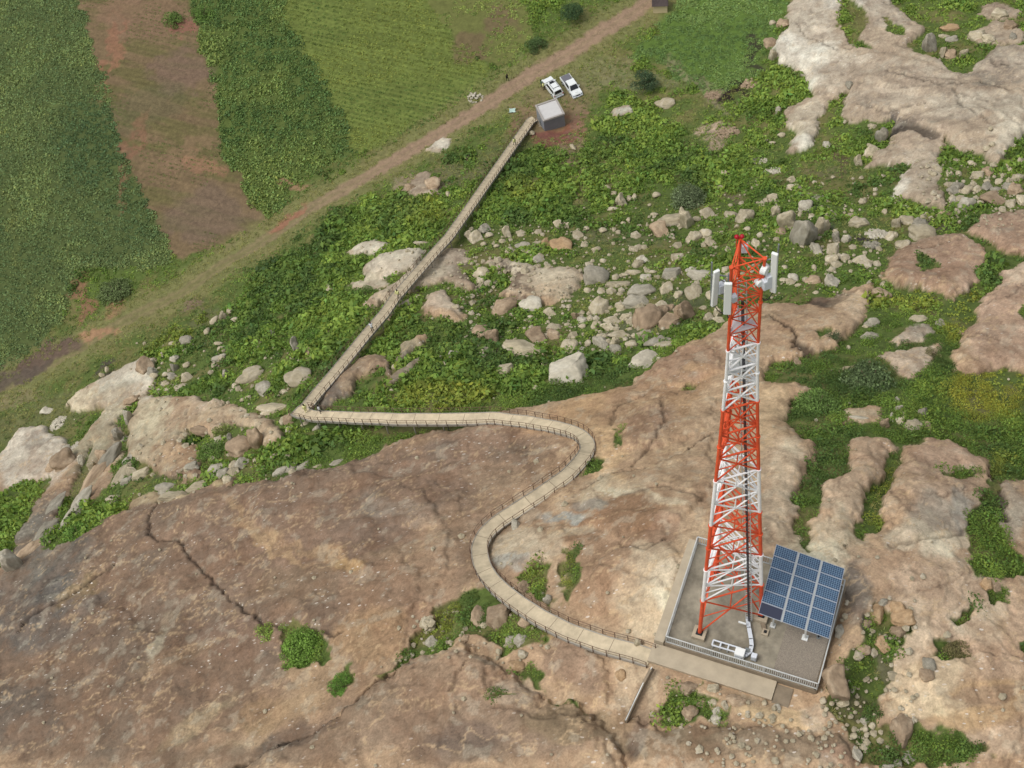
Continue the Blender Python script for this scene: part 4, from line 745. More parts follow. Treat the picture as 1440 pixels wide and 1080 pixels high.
MB().box((0, 0, .02), (bw+.5, bl+.5, .3)).build('foundation', MT['wall'], bld)
# cottage at the top edge
hq = at_z(929., 19., FZ); hz = float(HF(np.array([hq[0]]), np.array([hq[1]+1]))[0]); e = empty('cottage', (hq[0], hq[1]+1.3, hz), -.05, label='tiny cream walled hut with a dark roof at the top edge', cat='hut')
MB().box((0, 0, .9), (2.5, 2.2, 1.9)).build('wall', MT['cream'], e)
mb = MB(); mb.prism([(-1.45, -1.4, 1.86), (1.45, -1.4, 1.86), (1.45, 1.4, 1.86), (-1.45, 1.4, 1.86)], [(-1.3, -.2, 2.7), (1.3, -.2, 2.7), (1.3, .2, 2.7), (-1.3, .2, 2.7)]).build('roof', MT['thatch'], e)
# ------------------------------------------------------------------ vehicles
def prof_body(name, pts, w0, w1, m, par, z_in=None):
    """side profile (x,z) extruded across y, narrowing above z_in"""
    mb = MB(); z1 = max(p[1] for p in pts); zi = z_in if z_in is not None else z1
    wy = lambda z: w0/2 if z <= zi else w0/2+(w1-w0)/2*(z-zi)/max(1e-6, z1-zi)
    mb.prism([(x, -wy(z), z) for x, z in pts], [(x, wy(z), z) for x, z in pts]); mb.bevel(.05, 2, 20); return mb.build(name, m, par)
def wheel(par, x, y):
    mb = MB(); mb.bar((x, y-.11, .36), (x, y+.11, .36), .72, seg=20); t_ = mb.build('wheel', MT['tyre'], par); MB().bar((x, y-.115, .36), (x, y+.115, .36), .4, seg=14).build('rim', MT['galv'], t_)
def place_car(pf, pr, name, lab):
    a = unp(float(pf[0]), float(pf[1]), .8, HF); b = unp(float(pr[0]), float(pr[1]), .8, HF); m = (a+b)/2; d_ = a-b
    z = float(HF(np.array([m[0]]), np.array([m[1]]))[0]); print(name, 'len', np.linalg.norm(d_[:2]))
    return empty(name, (m[0], m[1], z), math.atan2(d_[1], d_[0]), label=lab, cat='car', group='vehicles parked by the grey building')
def suv(e):
    prof_body('body', [(-2.3,.35),(-2.35,.9),(-2.28,1.1),(1.15,1.12),(2.1,.98),(2.3,.8),(2.3,.35)], 1.82, 1.82, MT['carwhite'], e)
    prof_body('cabin', [(-2.25,1.1),(-2.05,1.78),(-1.85,1.84),(.2,1.84),(.45,1.78),(1.15,1.1)], 1.76, 1.42, MT['carwhite'], e, 1.1)
    g = MT['glass']
    mb = MB(); mb.prism([(-2.27,-.66,1.2),(-2.27,.66,1.2),(-2.10,.56,1.72),(-2.10,-.56,1.72)], [(-2.22,-.66,1.2),(-2.22,.66,1.2),(-2.05,.56,1.72),(-2.05,-.56,1.72)]).build('rear_window', g, e)
    MB().prism([(1.06,-.7,1.18),(1.06,.7,1.18),(.50,.6,1.76),(.50,-.6,1.76)], [(1.12,-.7,1.19),(1.12,.7,1.19),(.56,.6,1.77),(.56,-.6,1.77)]).build('windscreen', g, e)
    for s in (-1, 1): MB().prism([(-2.0,s*.86,1.2),(.75,s*.86,1.2),(.35,s*.765,1.68),(-1.85,s*.765,1.68)], [(-2.0,s*.885,1.2),(.75,s*.885,1.2),(.35,s*.79,1.68),(-1.85,s*.79,1.68)]).build('side_window', g, e)
    rk = MB()
    for s in (-.55, .55): rk.bar((-1.7, s, 1.92), (.1, s, 1.92), .04)
    for x in (-1.4, -.1): rk.bar((x, -.6, 1.92), (x, .6, 1.92), .05)
    for s in (-.55, .55):
        for x in (-1.4, -.1): rk.bar((x, s, 1.82), (x, s, 1.93), .04)
    rk.build('roof_rack', MT['dark'], e); MB().box((.05, 0, 1.865), (.5, .8, .04)).build('sunroof', g, e)
    MB().box((-2.37, 0, .5), (.16, 1.84, .26)).bevel(.04).build('bumper', MT['plasticb'], e); MB().box((2.33, 0, .5), (.16, 1.84, .26)).bevel(.04).build('bumper', MT['plasticb'], e)
    for s in (-1, 1):
        MB().box((-2.36, s*.8, .95), (.06, .16, .3)).build('tail_light', MT['lamp'], e); MB().box((2.2, s*.72, .82), (.12, .3, .18)).build('headlight', MT['plasticb'], e); MB().box((.75, s*.98, 1.2), (.14, .2, .14)).build('mirror', MT['carwhite'], e)
        for x in (-1.4, 1.45): wheel(e, x, s*.84)
def pickup(e):
    prof_body('body', [(-2.55,.45),(-2.6,.98),(1.2,1.06),(2.3,1.0),(2.55,.8),(2.55,.4)], 1.84, 1.84, MT['carwhite'], e)
    prof_body('cabin', [(-.75,1.04),(-.62,1.7),(-.45,1.76),(.55,1.76),(.75,1.7),(1.4,1.06)], 1.74, 1.44, MT['carwhite'], e, 1.06)
    g = MT['glass']; MB().prism([(1.34,-.72,1.12),(1.34,.72,1.12),(.80,.6,1.67),(.80,-.6,1.67)], [(1.40,-.72,1.13),(1.40,.72,1.13),(.86,.6,1.68),(.86,-.6,1.68)]).build('windscreen', g, e)
    for s in (-1, 1): MB().prism([(-.6,s*.845,1.14),(1.0,s*.845,1.14),(.62,s*.755,1.64),(-.5,s*.755,1.64)], [(-.6,s*.872,1.14),(1.0,s*.872,1.14),(.62,s*.782,1.64),(-.5,s*.782,1.64)]).build('side_window', g, e)
    MB().box((-1.66, 0, 1.02), (1.72, 1.62, .10)).bevel(.03).build('bed_cover', MT['bedlin'], e)
    MB().box((2.6, 0, .52), (.18, 1.84, .28)).bevel(.04).build('bumper', MT['plasticb'], e); MB().box((2.56, 0, .78), (.08, .9, .2)).build('grille', MT['dark'], e); MB().box((1.9, 0, 1.05), (.4, .5, .07)).bevel(.02).build('bonnet_scoop', MT['carwhite'], e)
    MB().box((2.71, 0, .52), (.03, .5, .14)).build('number_plate', MT['white'], e)
    for s in (-1, 1):
        MB().box((2.47, s*.74, .8), (.16, .32, .2)).build('headlight', MT['alu'], e); MB().box((1.0, s*1.0, 1.22), (.14, .22, .16)).build('mirror', MT['plasticb'], e); MB().box((-2.58, s*.82, .8), (.06, .16, .3)).build('tail_light', MT['lamp'], e)
        for x in (-1.55, 1.65): wheel(e, x, s*.85)
suv(place_car((769, 113), (784.6, 131), 'estate_car', 'white estate car with roof rack, its rear window towards the grey cube'))
pickup(place_car((810.5, 129.5), (796, 111), 'pickup_truck', 'white pickup truck with a grey covered bed, right of the estate car'))
# ------------------------------------------------------------------ people
def make_person(px, py, top_m, leg_m, label, yaw=0., pose='stand', vest=None, z=None, bend=0., hair=True):
    if z is None: g = unp(float(px), float(py), 0., HF); z = g[2]
    else: g = z
    J = {'pelvis': (0, 0, .95), 'chest': (bend*.25, 0, 1.28-bend*.04), 'neck': (bend*.42, 0, 1.47-bend*.1), 'head': (bend*.5, 0, 1.60-bend*.12), 'crown': (bend*.55, 0, 1.72-bend*.14)}
    for s, n in ((-1, 'l'), (1, 'r')):
        st = .18*s if pose == 'walk' else .03*s
        J[n+'hip'] = (0, s*.10, .90); J[n+'knee'] = (st*.7+.03, s*.11, .50); J[n+'ankle'] = (st, s*.12, .09); J[n+'toe'] = (st+.17, s*.14, .04)
        J[n+'sho'] = (bend*.38, s*.18, 1.42-bend*.08); J[n+'elb'] = (bend*.4-st*.5+.02, s*.25, 1.13-bend*.1); J[n+'wri'] = (bend*.5-st*.8+.12, s*.24, .90-bend*.05); J[n+'palm'] = (bend*.5-st*.9+.14, s*.235, .83)
        for k in range(4): J[n+'f%d' % k] = (bend*.5-st*.9+.15+.018*(k-1.5), s*(.232-.004*k), .745+.008*abs(k-1.5))
        J[n+'th'] = (bend*.5-st*.9+.19, s*.205, .80)
    Rd = dict(pelvis=.145, chest=.155, neck=.06, head=.095, crown=.075, hip=.095, knee=.062, ankle=.045, toe=.035, sho=.072, elb=.045, wri=.032, palm=.036, th=.012)
    nm = list(J); E_ = [('pelvis', 'chest'), ('chest', 'neck'), ('neck', 'head'), ('head', 'crown')]
    for n in 'lr': E_ += [('pelvis', n+'hip'), (n+'hip', n+'knee'), (n+'knee', n+'ankle'), (n+'ankle', n+'toe'), ('chest', n+'sho'), (n+'sho', n+'elb'), (n+'elb', n+'wri'), (n+'wri', n+'palm'), (n+'palm', n+'th')]+[(n+'palm', n+'f%d' % k) for k in range(4)]
    me = bpy.data.meshes.new('tmp'); me.from_pydata([J[n] for n in nm], [(nm.index(a), nm.index(b)) for a, b in E_], [])
    o = bpy.data.objects.new('tmp', me); COL.objects.link(o); o.modifiers.new('s', 'SKIN'); sub = o.modifiers.new('u', 'SUBSURF'); sub.levels = 1
    for i, n in enumerate(nm):
        k = n if n in Rd else (n[1:] if n[1:] in Rd else 'f'); r_ = Rd.get(k, .010); sv = me.skin_vertices[0].data[i]; sv.radius = (r_, r_*(.8 if k in ('chest', 'pelvis') else 1)); sv.use_root = (n == 'pelvis')
    dg = bpy.context.evaluated_depsgraph_get(); ev = o.evaluated_get(dg); m2 = bpy.data.meshes.new_from_object(ev); bpy.data.objects.remove(o)
    for m_ in (MT['skin'], MT[top_m], MT[leg_m], MT['black']): m2.materials.append(m_)
    for p in m2.polygons:
        c = p.center; p.use_smooth = True
        p.material_index = 3 if c.z < .1 else 2 if c.z < .93 and abs(c.y) < .2 and not (abs(c.y) > .19) else 0 if (c.z > 1.47-bend*.1 or (c.z < .92 and abs(c.y) > .17)) else 1
    body = bpy.data.objects.new('person', m2); COL.objects.link(body)
    body.location = g; body.rotation_euler = (0, 0, yaw); tag(body, label, 'person')
    hb = MB(); bmesh.ops.create_uvsphere(hb.bm, u_segments=12, v_segments=8, radius=.108, matrix=Matrix.Translation((bend*.52-.018, 0, 1.66-bend*.13)) @ Matrix.Diagonal((1, .92, .95, 1)))
    hb.build('hair' if hair is True else 'helmet', MT['black'] if hair is True else MT[hair], body, True)
    fb = MB()                                         # face: eyes, nose, mouth, ears
    hx, hz_ = bend*.5, 1.60-bend*.12
    for s in (-1, 1): fb.box((hx+.088, s*.034, hz_+.02), (.012, .022, .012), mi=1); fb.box((hx, s*.096, hz_+.01), (.03, .02, .05))
    fb.box((hx+.10, 0, hz_-.005), (.03, .02, .035)); fb.box((hx+.09, 0, hz_-.045), (.012, .045, .012), mi=1)
    fb.build('face', [MT['skin'], MT['black']], body)
    if vest:
        vb = MB(); vb.prism([(-.15, -.2, .92), (.15, -.2, .92), (.15, .2, .92), (-.15, .2, .92)], [(-.13+bend*.38, -.22, 1.45-bend*.08), (.13+bend*.38, -.22, 1.45-bend*.08), (.13+bend*.38, .22, 1.45-bend*.08), (-.13+bend*.38, .22, 1.45-bend*.08)]); vb.bevel(.05, 2); vb.build('vest', MT[vest], body)
    return body
make_person(714, 114, 'black', 'black', 'person in black clothes walking along the edge of the dirt road', 2.2, 'walk')
make_person(764.8, 126, 'vest', 'trousers', 'person in a pale yellow vest standing beside the estate car', -.8, vest='vest')
make_person(761.6, 122, 'green', 'trousers', 'person in a dark green shirt beside the one in yellow near the car', .2)
def on_bridge(px, py, *a, lat=0., **k):
    d_ = np.hypot(*(np.array(proj(WC)[:2])-np.array([[px], [py]]))); i = int(np.argmin(d_)); q = WC[i]+nr[i]*lat; q[2] += .01; return make_person(0, 0, *a, z=q, **k)
on_bridge(722, 205, 'vest', 'trousers', 'person in a pale yellow vest walking on the footbridge near the grey cube', yaw=2.2, pose='walk', vest='vest', lat=-.3)
on_bridge(555, 417, 'vest', 'trousers', 'person in pale yellow with a raised arm bag halfway along the footbridge'.replace('with a raised arm bag ', 'clothes '), yaw=-2., pose='walk', vest='vest', lat=-.4)
on_bridge(519, 462, 'whitec', 'trousers', 'person in white leaning at the footbridge rail between the two bends'.replace('between the two bends', 'above the sharp corner'), yaw=1.9, lat=-.45, bend=.6)
on_bridge(430, 578, 'vest', 'vest', 'person in light yellow standing at the sharp corner of the footbridge', yaw=-.3, vest='vest', lat=-.2)
on_bridge(449, 581, 'whitec', 'trousers', 'person in white top with dark hair just right of the footbridge corner', yaw=.3, lat=-.45)
# ------------------------------------------------------------------ boulders
def rock_mesh(seed, sub=4, blocky=.5):
    r_ = random.Random(seed); bm = bmesh.new(); bmesh.ops.create_icosphere(bm, subdivisions=sub, radius=1)
    V = np.array([v.co[:] for v in bm.verts]); pl_ = []
    for _ in range(r_.randint(8, 13)):
        n = np.array([r_.gauss(0, 1) for _ in range(3)]); n /= np.linalg.norm(n); pl_.append((n, r_.uniform(.5, .82)))
    for n, d in pl_:
        s = V@n; over = np.clip(s-d, 0, None); V = V-np.outer(over*(.8+.2*blocky), n)
    nz = (fbm(V[:, 0]*1.6+seed*3.1, V[:, 1]*1.6+V[:, 2]*2.3+seed, 4, seed)-.5); V = V*(1+nz[:, None]*.5)*1.18
    V[:, 2] = np.where(V[:, 2] < -.35, -.35+(V[:, 2]+.35)*.4, V[:, 2])
    V = V/np.array([(V[:, 0].max()-V[:, 0].min())/2, (V[:, 1].max()-V[:, 1].min())/2, V[:, 2].max()])
    V[:, :2] -= (V[:, :2].max(0)+V[:, :2].min(0))/2
    for v, c in zip(bm.verts, V): v.co = c
    me = bpy.data.meshes.new('boulder'); bm.to_mesh(me); bm.free()
    for p in me.polygons: p.use_smooth = True
    return me
RM = {}
def rmesh(k, tone):
    if (k, tone) not in RM:
        m = rock_mesh(k, 4, (k % 3)/2); m.materials.append(ROCKM[tone]); RM[(k, tone)] = m
    return RM[(k, tone)]
# tile origin, then (x, y, rx, ry, angle, tone) in thirds of a picture pixel
BD = [((0,0),[(150,640,10,34,18,'g'),(128,662,8,34,20,'b'),(112,700,9,30,22,'g'),(96,726,8,26,25,'g'),(170,660,7,26,20,'p'),(60,742,9,26,32,'g'),(38,768,8,24,35,'b'),(186,640,6,16,15,'g'),(75,705,7,26,28,'g'),(160,700,12,6,-30,'p'),(178,676,9,5,-20,'g'),(20,790,10,18,35,'g'),
 (930,432,9,6,0,'p'),(948,455,7,6,0,'g'),(905,470,10,5,-20,'p'),(935,486,12,4,-15,'p'),(875,430,8,6,0,'p'),(1000,415,6,6,0,'p'),(660,330,6,5,0,'p'),(735,345,9,5,0,'g'),(1295,315,10,6,0,'g'),(1345,262,10,7,0,'g'),(1375,246,9,6,0,'p'),(1388,262,8,6,0,'g'),(1330,300,14,5,0,'b'),(1420,262,9,6,0,'g'),(1270,345,9,6,0,'p'),(845,475,8,5,0,'p'),(866,492,7,5,0,'g'),(1000,340,7,6,0,'p'),(1090,300,5,8,0,'p'),(995,300,8,6,0,'p'),(270,655,9,5,-20,'g'),(330,655,9,6,-20,'p'),(1065,345,7,8,0,'p')]),
((480,0),[(565,1000,25,22,0,'p'),(605,965,22,16,0,'g'),(625,992,16,12,0,'p'),(700,985,18,24,20,'p'),(865,1025,18,18,0,'o'),(925,1030,40,28,10,'o'),(710,1060,18,14,0,'p'),(780,1062,22,12,20,'p'),(915,945,20,14,20,'p'),(958,945,12,8,0,'p'),(995,987,18,20,-40,'p'),(1035,965,12,10,0,'w'),(1105,972,15,12,0,'b'),(1180,850,18,28,-5,'p'),(1145,882,22,9,0,'p'),(1120,793,16,9,20,'o'),(1150,822,12,12,0,'p'),(1215,838,10,14,0,'p'),(1235,835,9,16,0,'p'),(1330,823,16,13,0,'p'),(1400,925,54,28,-25,'p'),(1345,970,40,28,15,'b'),(1320,905,16,8,0,'p'),(1075,1052,20,10,0,'w'),(1210,930,8,10,0,'p'),(1190,942,10,6,0,'p'),(978,622,9,15,-30,'w'),(535,658,12,26,0,'b'),(450,820,9,11,0,'b'),(805,562,12,10,-30,'p'),(655,1038,12,8,0,'w'),(600,1030,12,9,0,'w'),(835,1052,14,8,0,'w'),(290,780,22,16,0,'b'),(385,765,34,28,10,'b'),(340,1020,36,9,0,'p'),(1365,432,42,22,0,'p'),(680,1020,14,10,0,'w'),(1390,995,16,9,0,'w'),(1300,865,8,6,0,'p')]),
((480,360),[(690,215,45,32,-10,'b'),(800,205,40,30,0,'w'),(595,325,36,36,20,'b'),(636,345,22,28,0,'b'),(770,392,72,34,12,'p'),(825,338,40,28,10,'b'),(900,303,28,13,-5,'p'),(903,333,32,18,10,'b'),(960,390,28,32,10,'p'),(1100,360,26,26,-30,'g'),(1120,383,18,18,0,'g'),(1155,368,15,20,0,'p'),(1150,278,36,16,0,'p'),(1200,257,22,13,0,'p'),(1127,300,30,14,15,'p'),(1075,290,18,15,0,'p'),(1020,268,20,14,0,'w'),(988,250,13,17,0,'b'),(1015,300,15,10,0,'w'),(1087,220,32,34,20,'p'),(1040,148,16,12,0,'p'),(1270,150,50,22,-10,'g'),(1370,138,22,24,20,'p'),(1392,78,32,24,0,'g'),(1245,198,46,22,0,'g'),(1287,268,50,58,10,'b'),(1350,235,23,26,0,'b'),(1385,222,18,15,0,'b'),(1380,285,34,40,20,'b'),(1428,245,20,36,0,'b'),(1180,335,45,15,0,'p'),(1225,375,20,14,-20,'p'),(1345,362,55,17,-18,'g'),(1255,368,9,8,0,'p'),(1305,355,11,8,0,'w'),(1232,340,10,10,0,'p'),(1215,310,15,8,0,'w'),(1010,398,20,12,0,'w'),(1040,370,13,12,0,'p'),(1090,405,10,10,0,'w'),(960,492,70,48,-18,'w'),(688,487,28,26,0,'p'),(478,425,24,25,0,'g'),(432,432,16,15,0,'g'),(235,465,20,13,-10,'p'),(615,415,30,20,-30,'p'),(860,462,15,12,0,'w'),(435,460,12,10,0,'g'),(867,415,25,10,10,'b'),(900,452,10,18,0,'b'),(1285,447,62,30,-15,'w'),(1075,88,45,34,10,'g'),(1165,120,42,12,0,'p'),(1250,30,20,14,0,'p'),(1235,68,30,12,0,'p'),(1285,90,20,13,0,'w'),(1315,68,15,8,0,'p'),(1272,12,22,12,0,'w'),(1105,22,14,9,0,'w'),(830,12,22,13,0,'w'),(590,72,28,22,-30,'p'),(592,112,20,20,0,'p'),(270,200,26,13,-25,'p'),(325,178,12,10,0,'p'),(210,258,17,17,0,'b'),(482,216,17,10,0,'g'),(720,250,12,8,0,'w'),(800,260,14,8,0,'w'),(778,274,9,6,0,'w'),(880,236,22,14,0,'p'),(820,558,14,11,0,'w'),(210,570,13,10,0,'p'),(1345,440,14,12,0,'w'),(1320,178,10,7,0,'w'),(1420,162,16,14,0,'p'),(1195,80,18,8,0,'p'),(1160,250,10,8,0,'p'),(980,345,12,9,0,'w'),(1025,408,12,8,0,'w'),(1302,355,9,7,0,'w'),(1205,270,8,6,0,'p')]),
((960,0),[(440,937,30,42,0,'p'),(508,995,42,66,5,'g'),(585,965,25,34,10,'p'),(570,1050,22,26,-10,'g'),(633,1056,22,26,0,'p'),(647,1003,12,24,0,'g'),(262,910,32,30,0,'p'),(20,932,22,40,-10,'p'),(47,1000,28,24,0,'p'),(95,890,20,14,0,'p'),(100,985,20,17,0,'p'),(205,910,26,18,0,'p'),(383,835,30,20,28,'p'),(520,868,25,21,0,'w'),(478,785,38,15,0,'p'),(465,757,24,16,0,'p'),(402,880,18,10,30,'w'),(410,975,20,16,0,'b'),(545,925,14,11,0,'p'),(163,792,17,10,0,'p'),(325,992,13,12,0,'w'),(176,731,15,9,0,'p'),(612,608,20,17,0,'w'),(835,575,24,40,15,'g'),(740,680,18,26,20,'p'),(800,640,42,24,-20,'p'),(800,528,18,13,0,'p'),(678,517,12,8,0,'w'),(635,748,9,7,0,'w'),(787,613,10,8,0,'w'),(908,858,12,9,0,'p'),(940,882,14,12,0,'w'),(850,897,11,12,0,'p'),(900,945,15,20,0,'p'),(957,930,36,18,0,'p'),(1012,985,46,30,0,'p'),(1145,803,30,17,0,'g'),(1200,798,26,20,0,'p'),(1195,858,38,30,0,'g'),(1312,838,54,28,0,'b'),(1130,722,23,20,10,'p'),(1287,722,25,27,0,'b'),(1165,735,12,12,0,'p'),(1250,742,28,12,0,'g'),(1283,765,15,10,0,'p'),(1322,797,22,13,0,'g'),(1243,797,20,14,0,'p'),(1380,705,20,20,0,'p'),(1415,747,25,20,0,'p'),(1432,842,22,24,0,'p'),(1405,800,34,24,0,'b'),(1383,858,22,19,0,'p'),(1215,690,13,9,0,'g'),(1158,902,12,12,0,'w'),(1148,845,14,16,20,'g'),(1303,612,13,9,0,'p'),(1283,629,14,10,0,'p'),(1298,543,10,9,0,'b'),(1395,150,16,16,0,'g'),(1040,190,28,40,30,'g'),(1130,225,24,24,0,'b'),(1185,228,16,22,0,'p'),(1095,222,13,24,15,'p'),(1125,112,38,17,-10,'o'),(1137,162,26,14,-10,'g'),(1105,148,24,11,0,'p'),(1240,145,34,22,0,'p'),(1385,102,28,20,-10,'b'),(1290,162,26,18,0,'p'),(840,745,15,10,0,'w'),(704,352,18,15,0,'g'),(370,180,26,22,0,'b'),(380,237,16,24,0,'p'),(425,98,28,17,0,'b'),(380,97,13,12,0,'p'),(405,465,12,20,-20,'w'),(350,596,10,6,0,'w'),(378,605,14,6,0,'w'),(415,572,16,9,0,'p'),(1340,55,36,18,0,'p'),(690,1010,16,20,0,'w'),(745,940,36,18,0,'p'),(880,995,22,20,0,'p'),(640,985,12,14,0,'p'),(270,970,14,10,0,'w'),(350,955,12,8,0,'w'),(60,925,16,10,0,'p'),(1060,735,14,10,0,'p'),(1335,770,16,12,0,'p'),(1255,860,16,10,0,'p'),(1230,695,10,8,0,'g')]),
((0,360),[(610,457,36,34,-20,'b'),(735,428,20,16,-20,'w'),(787,460,15,12,0,'w'),(785,352,26,22,-10,'g'),(735,370,22,9,-10,'p'),(873,318,12,14,0,'p'),(920,370,17,7,0,'o'),(935,392,19,15,0,'p'),(925,425,34,13,-12,'g'),(735,465,14,22,30,'g'),(642,482,24,18,0,'g'),(650,510,18,12,0,'p'),(690,530,24,13,0,'p'),(665,562,18,15,0,'p'),(715,550,36,12,-30,'p'),(725,500,26,14,30,'g'),(777,498,16,18,0,'p'),(762,545,28,14,-20,'p'),(683,425,8,18,-20,'g'),(905,463,13,8,0,'p'),(960,500,13,26,30,'g'),(1055,500,58,34,-38,'p'),(1262,508,60,42,0,'p'),(1120,555,32,32,-30,'g'),(995,552,16,13,0,'p'),(1025,608,12,8,0,'w'),(1048,598,13,9,0,'w'),(1250,378,18,36,10,'g'),(1148,322,17,14,0,'g'),(1310,405,20,16,0,'b'),(1302,440,18,14,0,'b'),(1328,430,18,12,0,'b'),(1162,638,76,24,0,'p'),(1200,573,18,10,0,'p'),(1390,125,20,18,-30,'p'),(1385,330,25,16,-20,'b'),(197,648,28,15,-35,'w'),(940,245,16,24,30,'p'),(905,272,22,9,-50,'g'),(970,233,12,12,-40,'b'),(540,673,14,28,35,'g'),(545,868,28,18,0,'g'),(515,905,11,9,0,'w'),(595,920,38,20,-25,'p'),(550,900,14,8,0,'b'),(705,973,46,22,-14,'g'),(1018,802,50,42,-35,'b'),(1092,770,38,50,-20,'b'),(1022,875,36,20,-35,'g'),(918,897,46,24,-14,'g'),(945,917,26,20,-10,'g'),(962,947,20,15,0,'p'),(860,965,72,22,-12,'p'),(900,802,44,14,-20,'p'),(975,772,12,22,20,'g'),(860,738,54,18,14,'b'),(735,1012,60,16,-12,'p'),(1165,852,24,17,10,'p'),(1220,690,22,26,-20,'b'),(1190,700,11,18,0,'g'),(1222,738,16,13,0,'p'),(1190,905,40,17,-40,'g'),(1230,895,34,16,-40,'g'),(1282,887,34,14,-30,'g'),(1350,888,28,8,-12,'p'),(1425,868,34,10,-15,'g'),(1285,712,20,9,-45,'g'),(1338,725,22,10,-50,'w'),(345,862,14,26,30,'w'),(270,855,50,40,-30,'b'),(225,880,36,18,-20,'b'),(440,845,26,36,20,'b'),(385,880,16,20,0,'p'),(500,755,20,30,30,'g'),(520,765,24,14,20,'g'),(560,600,40,14,-35,'b'),(1360,600,14,9,0,'p'),(700,500,14,10,0,'p'),(990,270,14,9,0,'g'),(450,480,8,12,0,'g'),(428,503,11,8,0,'w')]),
((480,720),[(580,437,33,38,-15,'b'),(667,440,52,44,-15,'b'),(390,550,32,25,-10,'g'),(525,535,18,14,0,'b'),(770,462,24,20,-30,'b'),(760,540,30,20,0,'g'),(720,542,26,20,0,'g'),(770,597,26,16,0,'p'),(600,482,16,13,0,'p'),(665,592,12,12,0,'w'),(768,318,30,22,-10,'b'),(738,56,20,24,0,'g'),(1255,547,16,22,20,'p'),(870,368,18,28,-10,'g'),(740,640,34,20,10,'o'),(1178,680,22,20,0,'o')]),
((960,720),[(648,715,58,72,25,'b'),(812,420,34,33,0,'o'),(915,402,36,28,-10,'o'),(930,440,46,26,-10,'o'),(910,498,34,26,0,'b'),(842,553,30,30,0,'o'),(760,570,30,20,-10,'b'),(806,590,17,15,0,'p'),(776,466,20,15,0,'b'),(845,376,18,13,0,'g'),(925,902,46,52,0,'b'),(773,878,24,15,0,'g'),(735,1015,22,26,-20,'g'),(675,802,26,12,-10,'p'),(592,797,14,14,0,'p'),(735,808,10,10,0,'p'),(797,905,14,13,0,'g'),(770,916,13,11,0,'g'),(955,1030,30,24,0,'g'),(905,1056,18,16,0,'g'),(1280,307,28,22,10,'o'),(1325,318,24,18,20,'b'),(720,946,18,12,0,'g'),(606,835,10,8,0,'p'),(665,495,22,24,20,'w'),(1040,640,26,24,0,'g'),(1030,682,30,20,0,'b'),(127,743,25,16,0,'p'),(178,810,16,16,0,'p'),(145,838,20,15,15,'w'),(140,870,20,15,20,'w'),(395,823,18,13,20,'w'),(78,800,24,14,0,'b'),(32,842,34,28,0,'b'),(10,806,18,14,0,'b'),(345,806,11,11,0,'w'),(225,788,40,22,0,'b'),(20,735,44,22,0,'b'),(125,800,18,14,0,'p'),(860,1072,30,10,0,'g')]),
((960,360),[(482,448,20,15,0,'b'),(795,285,26,17,-25,'g'),(787,342,30,17,10,'g'),(992,269,36,12,-8,'p'),(742,686,38,8,0,'w'),(850,712,17,24,-20,'b'),(886,682,11,36,5,'g'),(910,650,14,20,0,'g'),(900,610,11,24,10,'g'),(915,702,20,18,0,'p'),(970,722,34,38,15,'p'),(1010,665,18,28,0,'g'),(1025,727,24,28,0,'b'),(930,680,8,22,0,'p'),(838,162,34,25,0,'b'),(845,122,13,14,0,'b'),(762,25,36,20,0,'p'),(688,10,16,14,0,'p'),(630,17,24,18,0,'p'),(555,58,10,18,0,'p'),(467,95,18,18,0,'w'),(547,105,26,20,-10,'b'),(628,112,32,24,-35,'w'),(430,55,12,12,0,'w'),(427,102,18,9,0,'w'),(485,126,14,7,0,'p'),(45,150,30,34,0,'p'),(85,82,54,22,10,'w'),(15,245,28,40,10,'b'),(110,262,18,15,0,'p'),(147,243,14,18,0,'p'),(157,275,26,11,10,'p'),(85,222,16,9,0,'g'),(700,392,8,12,0,'w'),(1085,285,22,16,0,'g'),(35,60,20,14,0,'w'),(560,158,12,8,0,'p'),(395,130,8,5,0,'w'),(770,300,14,8,0,'p')])]
AREAS = [('below the grey cube building', 790, 215),('beside the upper half of the footbridge', 650, 300),('on the slope right of the upper footbridge', 745, 345),('halfway down the slope left of the mast top', 900, 320),('in the long scree between footbridge and mast', 870, 395),('round the pale slab crossed by the footbridge', 620, 400),
 ('in the shrubs inside the footbridge corner', 610, 490),('in the middle of the green slope', 720, 490),('in the rocky gully left of the mast', 860, 470),('by the mast top on its left', 965, 410),('in the stones just above the mast', 1040, 300),('right of the antennas', 1140, 385),('in the row of tall stones above the antennas', 1140, 320),
 ('in the grass below the pit', 1070, 200),('at the foot of the pale rock face', 1215, 200),('in the stone heaps at the right edge', 1400, 250),('near the upper right corner', 1360, 50),('on the left edge of the bright green field', 1095, 60),('in the green hollow right of the mast', 1260, 580),('under the mossy slabs on the right', 1240, 440),
 ('behind the left rock mass near the road', 240, 510),('left of the footbridge corner', 370, 535),('at the far left edge', 80, 620),('below the left rock mass', 270, 670),('along the edge of the big brown dome', 410, 645),('in the bushes below the lower footbridge bend', 690, 890),('in front of the landing', 1010, 985),('right of the solar array', 1250, 880),('at the bottom right', 1240, 1030),('in the shrubs left of the footbridge', 430, 470)]
TONE = dict(p='beige', b='brownish', g='grey', w='whitish', o='tan'); ORD = ['', 'second ', 'third ', 'fourth ', 'fifth ', 'sixth ', 'seventh ', 'eighth ', 'ninth ', 'tenth ', 'eleventh ', 'twelfth ', 'thirteenth ', 'fourteenth ', 'fifteenth ', 'sixteenth ', 'seventeenth ', 'eighteenth ', 'nineteenth ', 'twentieth ', 'twenty-first ', 'twenty-second ', 'twenty-third ', 'twenty-fourth ']
BL_ = []
